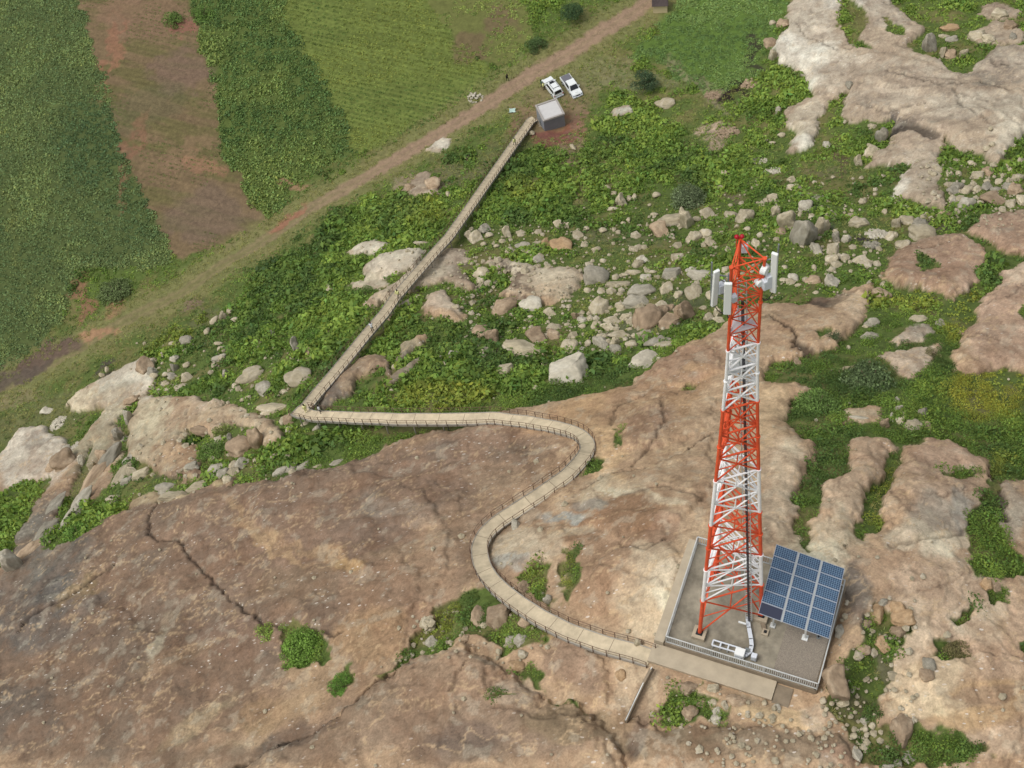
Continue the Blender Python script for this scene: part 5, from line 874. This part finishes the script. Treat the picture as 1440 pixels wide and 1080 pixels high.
for (ox, oy), L_ in BD:
    for (x, y, rx, ry, an, tn) in L_: f_ = 1 if (ox, oy) == (0, 0) else 3; BL_.append((ox+x/f_, oy+y/f_, rx/f_, ry/f_, an, tn))
seen = []; keep = []
for b in BL_:
    if all(abs(b[0]-c[0])+abs(b[1]-c[1]) > 3.2 for c in seen): keep.append(b); seen.append(b)
BL_ = keep
print('boulders', len(BL_))
BL_.sort(key=lambda b: -b[2]*b[3]); SMALL = BL_[296:]; BL_ = BL_[:296]
arp = np.array([[a[1], a[2]] for a in AREAS]); byA = {}
for b in BL_: byA.setdefault(int(np.argmin(((arp-np.array(b[:2]))**2).sum(1))), []).append(b)
for ai, L_ in byA.items():
    # ordinal counted within one tone inside one area
    tn_ = {}
    for b in sorted(L_): tn_.setdefault(b[5], []).append(b)
    for tn, T_ in tn_.items():
        P = np.array([b[:4] for b in T_]); G = unp(P[:, 0], P[:, 1]+P[:, 3]*.35, .1, HF); dep = proj(G)[2]
        for n, b in enumerate(T_):
            px, py, rx, ry, an, _ = b; s = dep[n]/F; g = G[n]
            mid = HF(g[None, 0], g[None, 1])[0]
            a_ = R(-an); W_ = rx*s*1.12; mid_ = 640 < px < 1300 and 280 < py < 530; rx = rx*(1.18 if mid_ else 1); ry = ry*(1.18 if mid_ else 1); W_ *= 1.18 if mid_ else 1
            if ry > 2.1*rx: W_ *= 1.1; D2 = ry*s*1.15; hgt = W_*.7
            elif ry > rx*1.2: W_ *= 1.08; D2 = max(W_*.9, ry*s*.75); hgt = ry*s*1.9
            else: D2 = ry*s*1.15/.80; hgt = min(W_, D2)*.85
            o = bpy.data.objects.new('boulder', rmesh(int(_h(np.array([int(px)]), np.array([int(py)]), 5)[0]*11), tn)); COL.objects.link(o)
            o.location = (g[0], g[1], mid+hgt*.10); o.scale = (W_, D2, hgt); o.rotation_euler = (random.uniform(-.12, .12), random.uniform(-.12, .12), a_-R(3))
            r_ = math.sqrt(rx*ry); size = 'large' if r_ > 13 else 'medium-sized' if r_ > 6 else 'small'; shp = 'flat' if min(rx, ry) < .45*max(rx, ry) else 'upright' if ry > rx*1.25 else 'rounded'
            flat_ = 'stone' if r_ < 5 else 'flat boulder' if shp == 'flat' else 'boulder'
            if len(T_) == 1: lab = f'the only {TONE[tn]} {flat_} {AREAS[ai][0]}'
            elif n == 0: lab = f'leftmost {TONE[tn]} {flat_} {AREAS[ai][0]}'
            else: lab = f'{ORD[n].strip()} {TONE[tn]} {flat_} from left {AREAS[ai][0]}'
            tag(o, lab, 'boulder', 'boulders '+AREAS[ai][0])
Vq = []; Fq_ = []; k = 0; mq = [rock_mesh(300+i, 2, 1.) for i in range(5)]
Ps = np.array([b[:4] for b in SMALL]); Gs = unp(Ps[:, 0], Ps[:, 1], .1, HF)
for i, (b, g) in enumerate(zip(SMALL, Gs)):
    m_ = mq[i % 5]; sc_ = proj(g)[2]/F; V = np.array([v.co[:] for v in m_.vertices])*np.array([b[2], b[3]*1.2, min(b[2], b[3])*.9])*sc_*1.15; a_ = R(-b[4]); V = np.stack([V[:, 0]*math.cos(a_)-V[:, 1]*math.sin(a_), V[:, 0]*math.sin(a_)+V[:, 1]*math.cos(a_), V[:, 2]], 1)
    Vq.append(V+g+np.array([0, 0, .05])); Fq_.append(np.array([list(p.vertices) for p in m_.polygons])+k); k += len(V)
tag(mesh_np('small_boulders', np.concatenate(Vq), np.concatenate(Fq_), ROCKM['p']), 'the many smaller beige stones between the boulders on the slope', 'stones', kind='stuff')
# rubble heaps
def rubble(px, py, rx, ry, tone, label, n=60, sz=(.12, .34)):
    g = unp(float(px), float(py), .1, HF); s = proj(g)[2]/F; Vs = []; Fs = []; k = 0
    base = [rock_mesh(900+i, 1, 1.) for i in range(3)]; BV = [np.array([v.co[:] for v in m.vertices]) for m in base]; BF = [np.array([list(p.vertices) for p in m.polygons]) for m in base]
    for i in range(n):
        a = random.uniform(0, 6.28); r = math.sqrt(random.random()); x = g[0]+r*math.cos(a)*rx*s; y = g[1]+r*math.sin(a)*ry*s*1.3
        z = HF(np.array([x]), np.array([y]))[0]+(1-r)*.35; q = random.uniform(*sz); t_ = random.uniform(0, 6.28); ct, st_ = math.cos(t_), math.sin(t_)
        V = BV[i % 3]*np.array([q, q*random.uniform(.5, 1), q*random.uniform(.4, .9)]); V = np.stack([V[:, 0]*ct-V[:, 1]*st_, V[:, 0]*st_+V[:, 1]*ct, V[:, 2]], 1)+np.array([x, y, z]); Vs.append(V); Fs.append(BF[i % 3]+k); k += len(V)
    o = mesh_np('rubble_heap', np.concatenate(Vs), np.concatenate(Fs), ROCKM[tone], smooth=False); return tag(o, label, 'rubble heap', 'heaps of broken stone on the slope')
rubble(1067, 225, 11, 7, 'w', 'whitish broken stone heap, upper left of the two close together below the pit', 90); rubble(1088, 238, 13, 8, 'w', 'whitish broken stone heap, lower right of the two close together below the pit', 100)
rubble(1150, 277, 8, 7, 'w', 'small spiky heap of whitish stone in grass above the tall stones', 50); rubble(1055, 117, 12, 8, 'b', 'pinkish heap of broken stone on the right rim of the pit', 110); rubble(1003, 133, 12, 8, 'b', 'pinkish heap of broken stone left of the pit', 110)
rubble(1233, 328, 16, 10, 'w', 'spread heap of pale rubble below the pale rock face', 130); rubble(80, 594, 11, 12, 'w', 'heap of white rubble in grass at the far left', 120); rubble(97, 628, 14, 9, 'w', 'white rubble lying on the pale rock at the far left', 90)
rubble(1022, 185, 18, 12, 'b', 'wide patch of broken pinkish stone in the grass right of the path', 120); rubble(600, 877, 9, 9, 'p', 'cracked pale rubble at the left tip of the bush strip', 60); rubble(577, 134, 1, 1, 'w', 'x', 1).name = 'tmp_rub'
bpy.data.objects.remove(bpy.data.objects['tmp_rub'])
rubble(668, 137, 12, 7, 'w', 'scatter of white stones on the verge left of the dirt road', 40); rubble(1226, 345, 12, 8, 'g', 'dark grey rubble in the hollow below the pale rock face', 60)
for nm, px, py, lab in (('plastic_sheet', 720.5, 156, 'pale greenish plastic sheet lying in grass left of the grey cube'),):
    g = unp(float(px), float(py), .05, HF); bm = bmesh.new(); bmesh.ops.create_grid(bm, x_segments=10, y_segments=10, size=.45)
    for v in bm.verts: v.co.z = .18*vn(v.co.x*5, v.co.y*5, 3); v.co.x *= 1+.5*float(vn(v.co.y*4, 0, 4))
    bmesh.ops.solidify(bm, geom=bm.faces[:], thickness=.02); me = bpy.data.meshes.new(nm); bm.to_mesh(me); me.materials.append(MT['litter']); o = bpy.data.objects.new(nm, me); COL.objects.link(o); o.location = Vector(g)+Vector((0, 0, .05)); tag(o, lab, 'plastic sheet')
# pebbles nobody could count
def instance(BVc, BFc, P, sc, yaw, tilt=None, zs=None):
    """BVc (k,3) template; returns vertices, faces"""
    k = len(BVc); n = len(P); c, s = np.cos(yaw), np.sin(yaw); V = BVc[None]*(sc[:, None, None] if sc.ndim == 1 else sc[:, None, :])
    X = V[..., 0]*c[:, None]-V[..., 1]*s[:, None]; Y = V[..., 0]*s[:, None]+V[..., 1]*c[:, None]
    V = np.stack([X, Y, V[..., 2]], -1)+P[:, None]; return V.reshape(-1, 3), (BFc[None]+(np.arange(n)*k)[:, None, None]).reshape(-1, BFc.shape[1])
def scatter_px(n, box, seed=0):
    r_ = np.random.default_rng(seed); return r_.uniform(box[0], box[2], n), r_.uniform(box[1], box[3], n)
PB = rock_mesh(55, 1, 1.); PV_ = np.array([v.co[:] for v in PB.vertices]); PF_ = np.array([list(p.vertices) for p in PB.polygons])
Vs = []; Fs = []; k0 = 0
for bx, n in (((640, 290, 960, 500), 520), ((180, 480, 420, 700), 200), ((960, 250, 1240, 420), 260), ((1290, 220, 1440, 320), 160), ((560, 860, 780, 930), 60), ((940, 960, 1240, 1080), 160), ((1180, 840, 1290, 1060), 90), ((500, 340, 700, 450), 90), ((60, 480, 1440, 1080), 130), ((660, 300, 960, 500), -170), ((960, 270, 1240, 400), -90), ((1290, 225, 1440, 310), -60), ((180, 490, 420, 690), -50)):
    big_ = n < 0; n = abs(n); x, y = scatter_px(n, bx, n+7); P = unp(x, y, .1, HF); P[:, 2] = HF(P[:, 0], P[:, 1])+.15
    ok_ = plat_sd(P[:, 0], P[:, 1]) > .4; P = P[ok_]; n = len(P); q = np.exp(rng.normal(-1.12 if big_ else -1.98, .35, n)); V, F_ = instance(PV_, PF_, P, np.stack([q*1.2, q, q*.8], 1), rng.uniform(0, 6.3, n)); Vs.append(V); Fs.append(F_+k0); k0 += len(V)
tag(mesh_np('small_stones', np.concatenate(Vs), np.concatenate(Fs), ROCKM['p'], smooth=False), 'countless small pale stones scattered through the slope', 'stones', kind='stuff')
# ------------------------------------------------------------------ foliage
def clump(n, leaf, seed, flat=.75, spike=0.):
    """dome of n leaf quads, radius 1"""
    r_ = np.random.default_rng(seed); d = r_.normal(size=(n, 3)); d[:, 2] = np.abs(d[:, 2])*flat; d /= np.linalg.norm(d, axis=1, keepdims=True)
    rad = r_.uniform(.45, 1.05, n)**.6; c = d*rad[:, None]*np.array([1, 1, .85])
    nn = d*.7+r_.normal(size=(n, 3))*.6; nn[:, 2] += .35; nn /= np.linalg.norm(nn, axis=1, keepdims=True)
    a = np.cross(nn, r_.normal(size=(n, 3))); a /= np.linalg.norm(a, axis=1, keepdims=True); b = np.cross(nn, a); l = leaf*r_.uniform(.6, 1.4, n)[:, None]
    if spike: a = a*(1-spike)+d*spike
    V = np.stack([c-a*l, c-b*l*.55, c+a*l, c+b*l*.55], 1).reshape(-1, 3); return V, np.arange(4*n).reshape(n, 4), c[:, 2].repeat(4)
def grass(n, seed):
    r_ = np.random.default_rng(seed); a = r_.uniform(0, 6.28, n); r = r_.uniform(0, .9, n); b = np.stack([np.cos(a)*r, np.sin(a)*r, 0*a], 1); o = np.stack([np.cos(a+r_.normal(0, .6, n))*.7, np.sin(a)*.7, r_.uniform(.6, 1.2, n)], 1)
    w_ = np.stack([-np.sin(a), np.cos(a), 0*a], 1)*.09; V = np.stack([b-w_, b+w_, b+o*.6+w_*.6, b+o], 1).reshape(-1, 3); return V, np.arange(4*n).reshape(n, 4), V[:, 2]
TEMPL = {'shrub': [clump(34, .26, i) for i in range(5)], 'bush': [clump(60, .19, 20+i) for i in range(4)], 'crop': [clump(16, .38, 40+i, .5) for i in range(4)], 'low': [clump(10, .42, 60+i, .4) for i in range(4)], 'grass': [grass(14, 80+i) for i in range(4)], 'fine': [clump(120, .115, 90+i) for i in range(4)]}
TEMPL['bush'] = [clump(90, .14, 20+i) for i in range(4)]
def foliage(name, label, P, size, hgt, col, kind, cat='plants', jit=.16):
    T_ = TEMPL[kind]; pick = rng.integers(0, len(T_), len(P)); Vs = []; Fs = []; Cs = []; k = 0
    for t_, (BV, BF, bz_) in enumerate(T_):
        m = pick == t_; n = int(m.sum())
        if not n: continue
        sc = np.stack([size[m], size[m]*rng.uniform(.8, 1.2, n), hgt[m]], 1); V, F_ = instance(BV, BF, P[m], sc, rng.uniform(0, 6.3, n)); nl = len(BV)//4
        lv = rng.normal(1, jit, (n, nl)).clip(.45, 1.7).repeat(4, 1).reshape(-1); hue = rng.normal(0, .08, (n, nl)).repeat(4, 1).reshape(-1)
        c = col[m].repeat(len(BV), 0)*lv[:, None]; c[:, 0] *= 1+hue; c[:, 2] *= 1-hue
        ds = .10 if 'crop' in name else 0.; c = c*(1-ds)+(c@np.array([.3, .6, .1]))[:, None]*ds*np.array([1.06, 1.0, .9])
        Vs.append(V); Fs.append(F_+k); Cs.append(c); k += len(V)
    if not Vs: return
    o = mesh_np(name, np.concatenate(Vs), np.concatenate(Fs), LEAF, np.concatenate(Cs), smooth=False); tag(o, label, cat, kind='stuff'); print(name, len(P), k//4); return o
LEAFA = 1.2
x0, x1, y0, y1 = gx.min(), gx.max(), gy.min(), gy.max()
def candidates(dens, box=(-125, -14, 75, 190)):
    n = int((box[2]-box[0])*(box[3]-box[1])*dens); x = rng.uniform(box[0], box[2], n); y = rng.uniform(box[1], box[3], n)
    z = H(x, y); u, v, _ = proj(np.stack([x, y, z], 1)); m = (u > -60) & (u < 1500) & (v > -60) & (v < 1140); return x[m], y[m], u[m], v[m]
brd = WC[::3, :2]
def clear(x, y, r=1.2):
    m = np.ones(len(x), bool)
    for q in brd:
        m &= (x-q[0])**2+(y-q[1])**2 > r*r
    m &= (x-bc.x)**2+(y-bc.y)**2 > 20; m &= plat_sd(x, y) > .35
    for nm in ('estate_car', 'pickup_truck', 'cottage'):
        c_ = bpy.data.objects[nm].location; m &= (x-c_.x)**2+(y-c_.y)**2 > 6
    return m
def patchy(u, v, L_, x, y):
    uu = u+(fbm(x*.3, y*.3, 3, 301)-.5)*40; vv = v+(fbm(x*.3, y*.3, 3, 302)-.5)*30; t_ = np.zeros(len(u))
    for px, py, rx, ry, an, st in L_:
        ca, sa = math.cos(R(an)), math.sin(R(an)); du = uu-px; dv = vv-py; d = np.sqrt(((du*ca+dv*sa)/rx)**2+((-du*sa+dv*ca)/ry)**2); t_ = np.maximum(t_, sst(-d, -1.25, -.7)*st)
    return t_
# open places with little growth: grass by the cars, verge, stony gully, trampled path
OPEN = [(1242,695,22,50,20,.55),(780,120,100,42,-25,1),(700,215,60,18,-45,.8),(900,115,60,14,5,1),(1000,175,70,40,35,.6),(240,460,110,45,-25,.8),(60,570,110,45,-25,1.),(20,640,60,20,-30,.9),(120,665,60,30,-30,.9),(60,610,50,40,0,.9),(810,240,11,60,-8,.9),(775,190,50,26,0,1.),(1180,240,60,18,0,.7),(1120,200,60,30,0,.4),
 (870,400,110,60,10,.72),(760,340,110,22,5,.5),(900,460,50,20,-10,.6),(700,340,40,16,0,.5),(1230,330,60,26,10,.8),(1290,325,40,16,0,.8),(1360,270,70,24,0,.6),(1130,350,70,22,0,.3),(230,510,50,30,0,.7),(200,690,70,14,-10,.4),(990,430,40,26,0,.6),(1030,128,24,13,0,1),(1240,930,22,45,0,.85),(1190,870,26,50,15,.95),(1200,1000,30,20,0,.5),(930,300,60,20,0,.3),(1225,20,30,40,0,.8),(1310,60,60,30,0,.5),(650,240,26,14,0,.7),(590,262,36,18,0,.9),(610,205,30,16,0,.9),(290,440,40,18,-20,.6)]
# big leafy masses
LUSH = [(760,260,90,60,-20,1),(890,195,60,55,0,1),(700,215,30,60,45,.2),(540,310,90,40,-10,1),(650,220,30,26,0,1),(400,410,110,50,-35,1),(470,440,60,60,0,1),(560,480,60,60,0,1),(680,540,140,50,0,1),(840,525,60,24,-10,1),(250,480,80,26,-25,1),(500,620,80,22,-10,1),(420,640,60,14,-5,.8),(1000,240,50,40,0,.9),(1060,170,50,40,0,.5),(1200,540,70,36,0,1),(1150,590,50,30,0,1),(1340,590,90,60,15,1),(1400,620,60,50,0,1),(1300,540,50,30,0,.8),(650,870,60,26,-20,1),(755,825,26,26,0,1),(1180,120,30,22,0,.5),(1100,110,40,30,0,.8),(1300,240,40,20,0,.7),(1330,1050,60,20,10,1),(1220,1050,30,20,0,.8),(800,350,40,16,0,.7),(1230,920,20,30,0,.5),(720,880,40,26,0,.9),(1160,640,22,60,20,1),(1390,770,30,60,0,1),(1130,520,40,16,0,1),(700,470,40,16,0,.9),(580,410,20,14,0,.5)]
YEL = [(1385,560,60,26,10,1),(1350,440,20,40,20,1),(1410,540,50,20,0,1),(1260,420,50,20,0,.5),(1240,700,20,50,20,.6),(1400,650,20,16,0,.5),(760,820,20,20,0,.3),(600,880,60,26,-30,.5),(800,820,10,40,0,.7),(620,560,60,24,0,.5),(600,300,30,20,0,.3),(250,470,60,14,-25,.35),(735,265,30,16,0,.3)]
DRK = [(560,300,40,22,-20,.7),(1210,540,60,30,-10,1),(700,250,40,24,0,.5),(640,215,24,24,0,.8),(400,400,60,40,0,.6),(330,460,60,20,-30,.5),(620,470,60,30,0,.6),(970,265,30,24,0,1),(1340,640,70,20,20,.5),(1000,320,50,20,0,.4),(730,220,40,20,0,.4),(700,590,60,10,0,.5),(1200,680,24,60,20,.3),(850,220,36,26,-40,.5)]
x, y, u, v = candidates(2.5); z, m_, ck = HF(x, y, True); col0, zn, dr = ground_colour(x, y, m_, ck)
inR = (m_ < .35) & (dr > 3.6) & (zn == 0) & clear(x, y)
op = patchy(u, v, OPEN, x, y); lu = patchy(u, v, LUSH, x, y); ye = patchy(u, v, YEL, x, y); dk = patchy(u, v, DRK, x, y)
n1 = fbm(x*.16, y*.16, 4, 311); n2 = fbm(x*.5, y*.5, 3, 313)
verge = 1-sst(dr, 5, 12)*(1)
hole_ = (u > 500) & (v > 600) | (v > 700); tall = np.clip(.42+hole_*.35+lu*.55+(n2-.5)*1.6+(n1-.5)*1.2-op*.9-verge*.6, 0, 1)
G0, G1, G2, G3 = lin((100, 124, 52)), lin((120, 142, 62)), lin((76, 98, 50)), lin((150, 148, 58))
def green(x, y, ye, dk, b=1.):
    a = (fbm(x*.3+5, y*.3, 4, 321)*.5+fbm(x*.09, y*.09, 3, 325)*.5)[:, None]; c = G0+(G1-G0)*sst(a, .47, .62); c = c+(G2-c)*sst(-a, -.48, -.36)*.75; c = c+(G3-c)*(ye*.8)[:, None]; c = c+(G2*.9-c)*(dk*.75)[:, None]
    return c*rng.normal(1, .13, (len(x), 1)).clip(.6, 1.5)*b*LEAFA
P = np.stack([x, y, z], 1)
m = inR & (tall > .30) & (rng.random(len(x)) < .35+.65*tall); s = (.30+.55*tall[m])*np.exp(rng.normal(0, .3, m.sum())).clip(.5, 2.1)
hh_ = s*rng.uniform(.75, 1.25, m.sum()); cc_ = green(x[m], y[m], ye[m], dk[m]); nearm = (proj(P[m])[2] < 168); Pm = P[m]
foliage('shrub_cover', 'dense mixed green shrubs covering the slope between the rocks', Pm[~nearm], s[~nearm], hh_[~nearm], cc_[~nearm], 'shrub', 'shrubs')
foliage('cleft_plants', 'finer green plants growing in the clefts and hollows of the near rock', Pm[nearm], s[nearm]*.8, hh_[nearm]*.65, cc_[nearm]*.92, 'fine', 'plants')
m = inR & (tall <= .42) & (rng.random(len(x)) < .75-.45*op); s = rng.uniform(.28, .5, m.sum()); cg = green(x[m], y[m], ye[m]*.5, dk[m], .95); k = (op[m]*.5)[:, None]; cg = cg*(1-k)+k*lin((126, 128, 80))
foliage('low_ground_plants', 'low grass and herbs in the open parts of the slope', P[m], s, s*.55, cg, 'low', 'ground cover')
x, y, u, v = candidates(3.2); z, m_, ck = HF(x, y, True); _, zn, dr = ground_colour(x, y, m_, ck); op = patchy(u, v, OPEN, x, y)
m = (m_ < .4) & (dr > 1.35) & (zn == 0) & clear(x, y, .9) & (rng.random(len(x)) < np.maximum(op*.8, (1-sst(dr, 4, 10))*.9)); n = m.sum(); cg = (lin((116, 124, 64))[None]*(1-.0)+(lin((142, 138, 88))-lin((116, 124, 64)))*fbm(x[m]*.2, y[m]*.2, 3, 331)[:, None])*rng.normal(1, .15, (n, 1)).clip(.6, 1.5)*LEAFA
foliage('verge_grass', 'short olive grass along the dirt road and around the cars', np.stack([x, y, z], 1)[m], rng.uniform(.2, .36, n), rng.uniform(.12, .25, n), cg, 'grass', 'grass')
# fields
rx_ = x*.94-y*.35; ry_ = x*.35+y*.94
def field(name, zone, label, dens, kind, sz, hz, c0, c1, ns=.12, gap=.0, rowp=None, th=None, seed=0, cat='crop'):
    x, y, u, v = candidates(dens, (-125, 80, 60, 190))
    if rowp:
        ry = x*.35+y*.94; rxx = x*.94-y*.35; ry = np.round(ry/rowp)*rowp+rng.normal(0, .09*rowp, len(x)); x = rxx*.94+ry*.35; y = -rxx*.35+ry*.94
    d = sdf(x+(fbm(x*.3, y*.3, 3, 121)-.5)*2.4, y+(fbm(x*.3, y*.3, 3, 122)-.5)*2.4, FIELD[zone]); z, m_, _ = HF(x, y, True)
    m = (d > -.2) & (m_ < .5) & clear(x, y) & (dline(x, y, ROADW) > 3.)
    f = fbm(x*ns, y*ns, 4, 341+seed); 
    if th is not None: m &= (f > th)
    x, y, z, f = x[m], y[m], z[m], f[m]; n = len(x); u, v, _ = proj(np.stack([x, y, z], 1))
    s = rng.uniform(sz[0], sz[1], n)*(.7+.6*f); c = lin(c0)+(lin(c1)-lin(c0))*sst(f, .35, .65)[:, None]
    if zone == 'dark': k = patchy(u, v, [(22,330,6,80,-14,.5),(45,420,6,50,-10,.5)], x, y)[:, None]; c = c*(1-k)+k*lin((128, 136, 72)); k = patchy(u, v, [(130,200,60,60,20,.8),(190,300,30,50,-20,.5)], x, y)[:, None]; c = c*(1-k)+k*lin((82, 108, 64))
    c = c*rng.normal(1, .12, (n, 1)).clip(.6, 1.4)*LEAFA
    foliage(name, label, np.stack([x, y, z], 1), s, s*rng.uniform(*hz, n), c, kind, cat)
field('dark_crop', 'dark', 'tall dark green leafy crop filling the field on the left', 3.0, 'crop', (.34, .56), (.7, 1.0), (104, 124, 72), (122, 140, 78), rowp=.95)
field('bushy_crop', 'bushy', 'uneven bushy green crop in the strip right of the bare soil', 2.6, 'crop', (.32, .66), (.8, 1.3), (92, 120, 60), (122, 142, 68), ns=.1, seed=5)
field('light_crop', 'light', 'short yellowish green crop in rows left of the dirt road', 3.6, 'low', (.24, .40), (.4, .7), (96, 118, 50), (124, 136, 56), rowp=.95, seed=9)
field('patchy_crop', 'mixed', 'patchy light green plants over brown soil near the road', 1.6, 'crop', (.22, .42), (.6, .9), (112, 134, 58), (136, 152, 70), ns=.16, th=.40, seed=13)
field('bright_crop', 'bright', 'bright green leafy growth in the field right of the hut', 2.0, 'shrub', (.34, .62), (.6, .9), (98, 126, 62), (120, 146, 74), seed=17)
field('sparse_seedlings', 'soil', 'sparse green seedlings on the ploughed brown field', 3.2, 'low', (.12, .26), (.3, .5), (94, 100, 60), (108, 116, 66), ns=.09, th=.46, rowp=.9, seed=21)
# upper strip of grass and scrub between fields
x, y, u, v = candidates(1.3, (-70, 100, 30, 190)); z, m_, ck = HF(x, y, True); _, zn, dr = ground_colour(x, y, m_, ck)
# ------------------------------------------------------------------ single bushes and trees
def bush(name, px, py, rx, hgt, label, c, cat='bush', n=26, trunk=False, grp=None, base=0.):
    g = unp(float(px), float(py), base, HF); g[2] = HF(g[None, 0], g[None, 1])[0]; s = proj(g)[2]/F; W_ = rx*s; Hh = hgt; e = empty(name, Vector(g), label=label, cat=cat)
    if grp: e['group'] = grp
    r_ = np.random.default_rng(int(px*7+py)); Vs = []; Fs = []; Cs = []; k = 0; z0_ = Hh*.30 if trunk else 0
    for i in range(n):
        a = r_.uniform(0, 6.28); r = math.sqrt(r_.random())*.8; lx = r*math.cos(a)*W_; ly = r*math.sin(a)*W_; q = W_*r_.uniform(.22, .42); lz = z0_+(Hh-z0_)*(1-r*r)*r_.uniform(.35, .85)-q*.3
        BV, BF, _z = TEMPL['bush'][i % 4]; V = BV*q*np.array([1, 1, .9]); m = V[:, 2] > -9; cc = lin(c)*r_.uniform(.7, 1.35)*LEAFA; cc = cc*.9+.1*cc.mean(); nl = len(BV)//4
        Vs.append(V+np.array([lx, ly, max(lz, .05)])); Fs.append(BF+k); Cs.append(cc[None]*r_.normal(1, .22, nl).clip(.5, 1.7).repeat(4)[:, None]); k += len(V)
    mesh_np('crown' if trunk else 'foliage', np.concatenate(Vs), np.concatenate(Fs), LEAF, np.concatenate(Cs), e, smooth=False)
    mb = MB(); mb.bar((0, 0, -.2), (.1, 0, Hh*.5), W_*.12, W_*.07, seg=8)
    for i in range(6): a = i*1.05; mb.bar((.06, 0, Hh*.25), (math.cos(a)*W_*.55, math.sin(a)*W_*.55, Hh*.65), W_*.06, W_*.02, seg=6)
    mb.build('trunk' if trunk else 'stem', MT['bark'], e)
BG = 'separate bushes and trees'
bush('bush', 428, 918, 34, 1.7, 'bright green bush growing in the crack of the brown dome', (108, 140, 52), n=60)
bush('bush', 484, 968, 22, 1.3, 'bright green bush lower right of the larger one on the dome', (96, 134, 48), n=30)
bush('bush', 243, 32, 17, 2.0, 'round green bush alone on the ploughed field', (96, 122, 52))
bush('bush', 286, 22, 18, 2.0, 'round green bush at the field edge near the top', (96, 124, 52))
bush('bush', 111, 752, 20, 1.2, 'green bush in the rock cleft at the left edge', (92, 126, 48), n=30)
bush('tree', 906, 125, 20, 4.2, 'dark leaved small tree right of the parked cars', (66, 86, 56), 'tree', 34, True)
bush('tree', 806, 28, 18, 4.0, 'dark tree at the top edge left of the dirt road', (62, 86, 50), 'tree', 34, True)
bush('tree', 968, 285, 26, 3.0, 'greyish green small tree on the slope above the mast top', (100, 114, 78), 'tree', 44, True)
bush('bush', 755, 66, 16, 1.8, 'dark green bush beside the road verge below the top tree', (76, 98, 52))
bush('bush', 160, 412, 26, 1.5, 'grey green shrub standing in the bare patch left of the track', (100, 116, 68), n=36)
bush('bush', 445, 480, 20, 1.6, 'round green bush left of the middle of the footbridge', (92, 124, 46), n=34)
bush('bush', 1222, 545, 38, 1.8, 'wide dark grey green shrub right of the mast between mossy slabs', (92, 110, 68), n=70)
bush('bush', 1148, 580, 34, 1.6, 'leafy mid green shrub at the top of the green gully right of the mast', (98, 124, 58), n=60)
bush('bush', 1172, 474, 12, .8, 'small dark shrub in the rock right of the crack', (80, 94, 60), n=16)
bush('bush', 412, 590, 14, 1.0, 'low bright green bush at the outer side of the footbridge corner', (100, 134, 48), n=20)
bush('bush', 420, 572, 16, 1.2, 'rounded grass-green bush just above the footbridge corner', (98, 132, 48), n=20)
bush('bush', 515, 415, 18, 1.2, 'green bush between the pale slabs left of the footbridge', (98, 126, 52), n=26)
bush('bush', 302, 640, 24, 1.2, 'green bush in the notch of the left rock mass', (98, 124, 54), n=34)
bush('bush', 315, 610, 16, 1.0, 'yellowish green bush at the upper edge of the rock notch', (112, 126, 56), n=22)
bush('bush', 1310, 500, 12, 1.0, 'brownish shrub on the mossy slab', (112, 108, 70), n=16)
bush('bush', 1342, 918, 22, .7, 'flat brownish green plant mat on the pale rock at right', (118, 112, 70), n=30)
bush('bush', 1352, 874, 13, .5, 'small olive plant mat above the larger brown one', (112, 108, 62), n=18)
bush('bush', 1398, 842, 14, .5, 'small green plant mat below the right hand gully', (96, 112, 56), n=18)
bush('bush', 1188, 770, 5, .4, 'tiny dark plant on the pale rock above the solar array', (104, 98, 78), n=8)
bush('bush', 700, 270, 16, 1.5, 'green bush beside the upper footbridge on its right', (88, 122, 50), n=24)
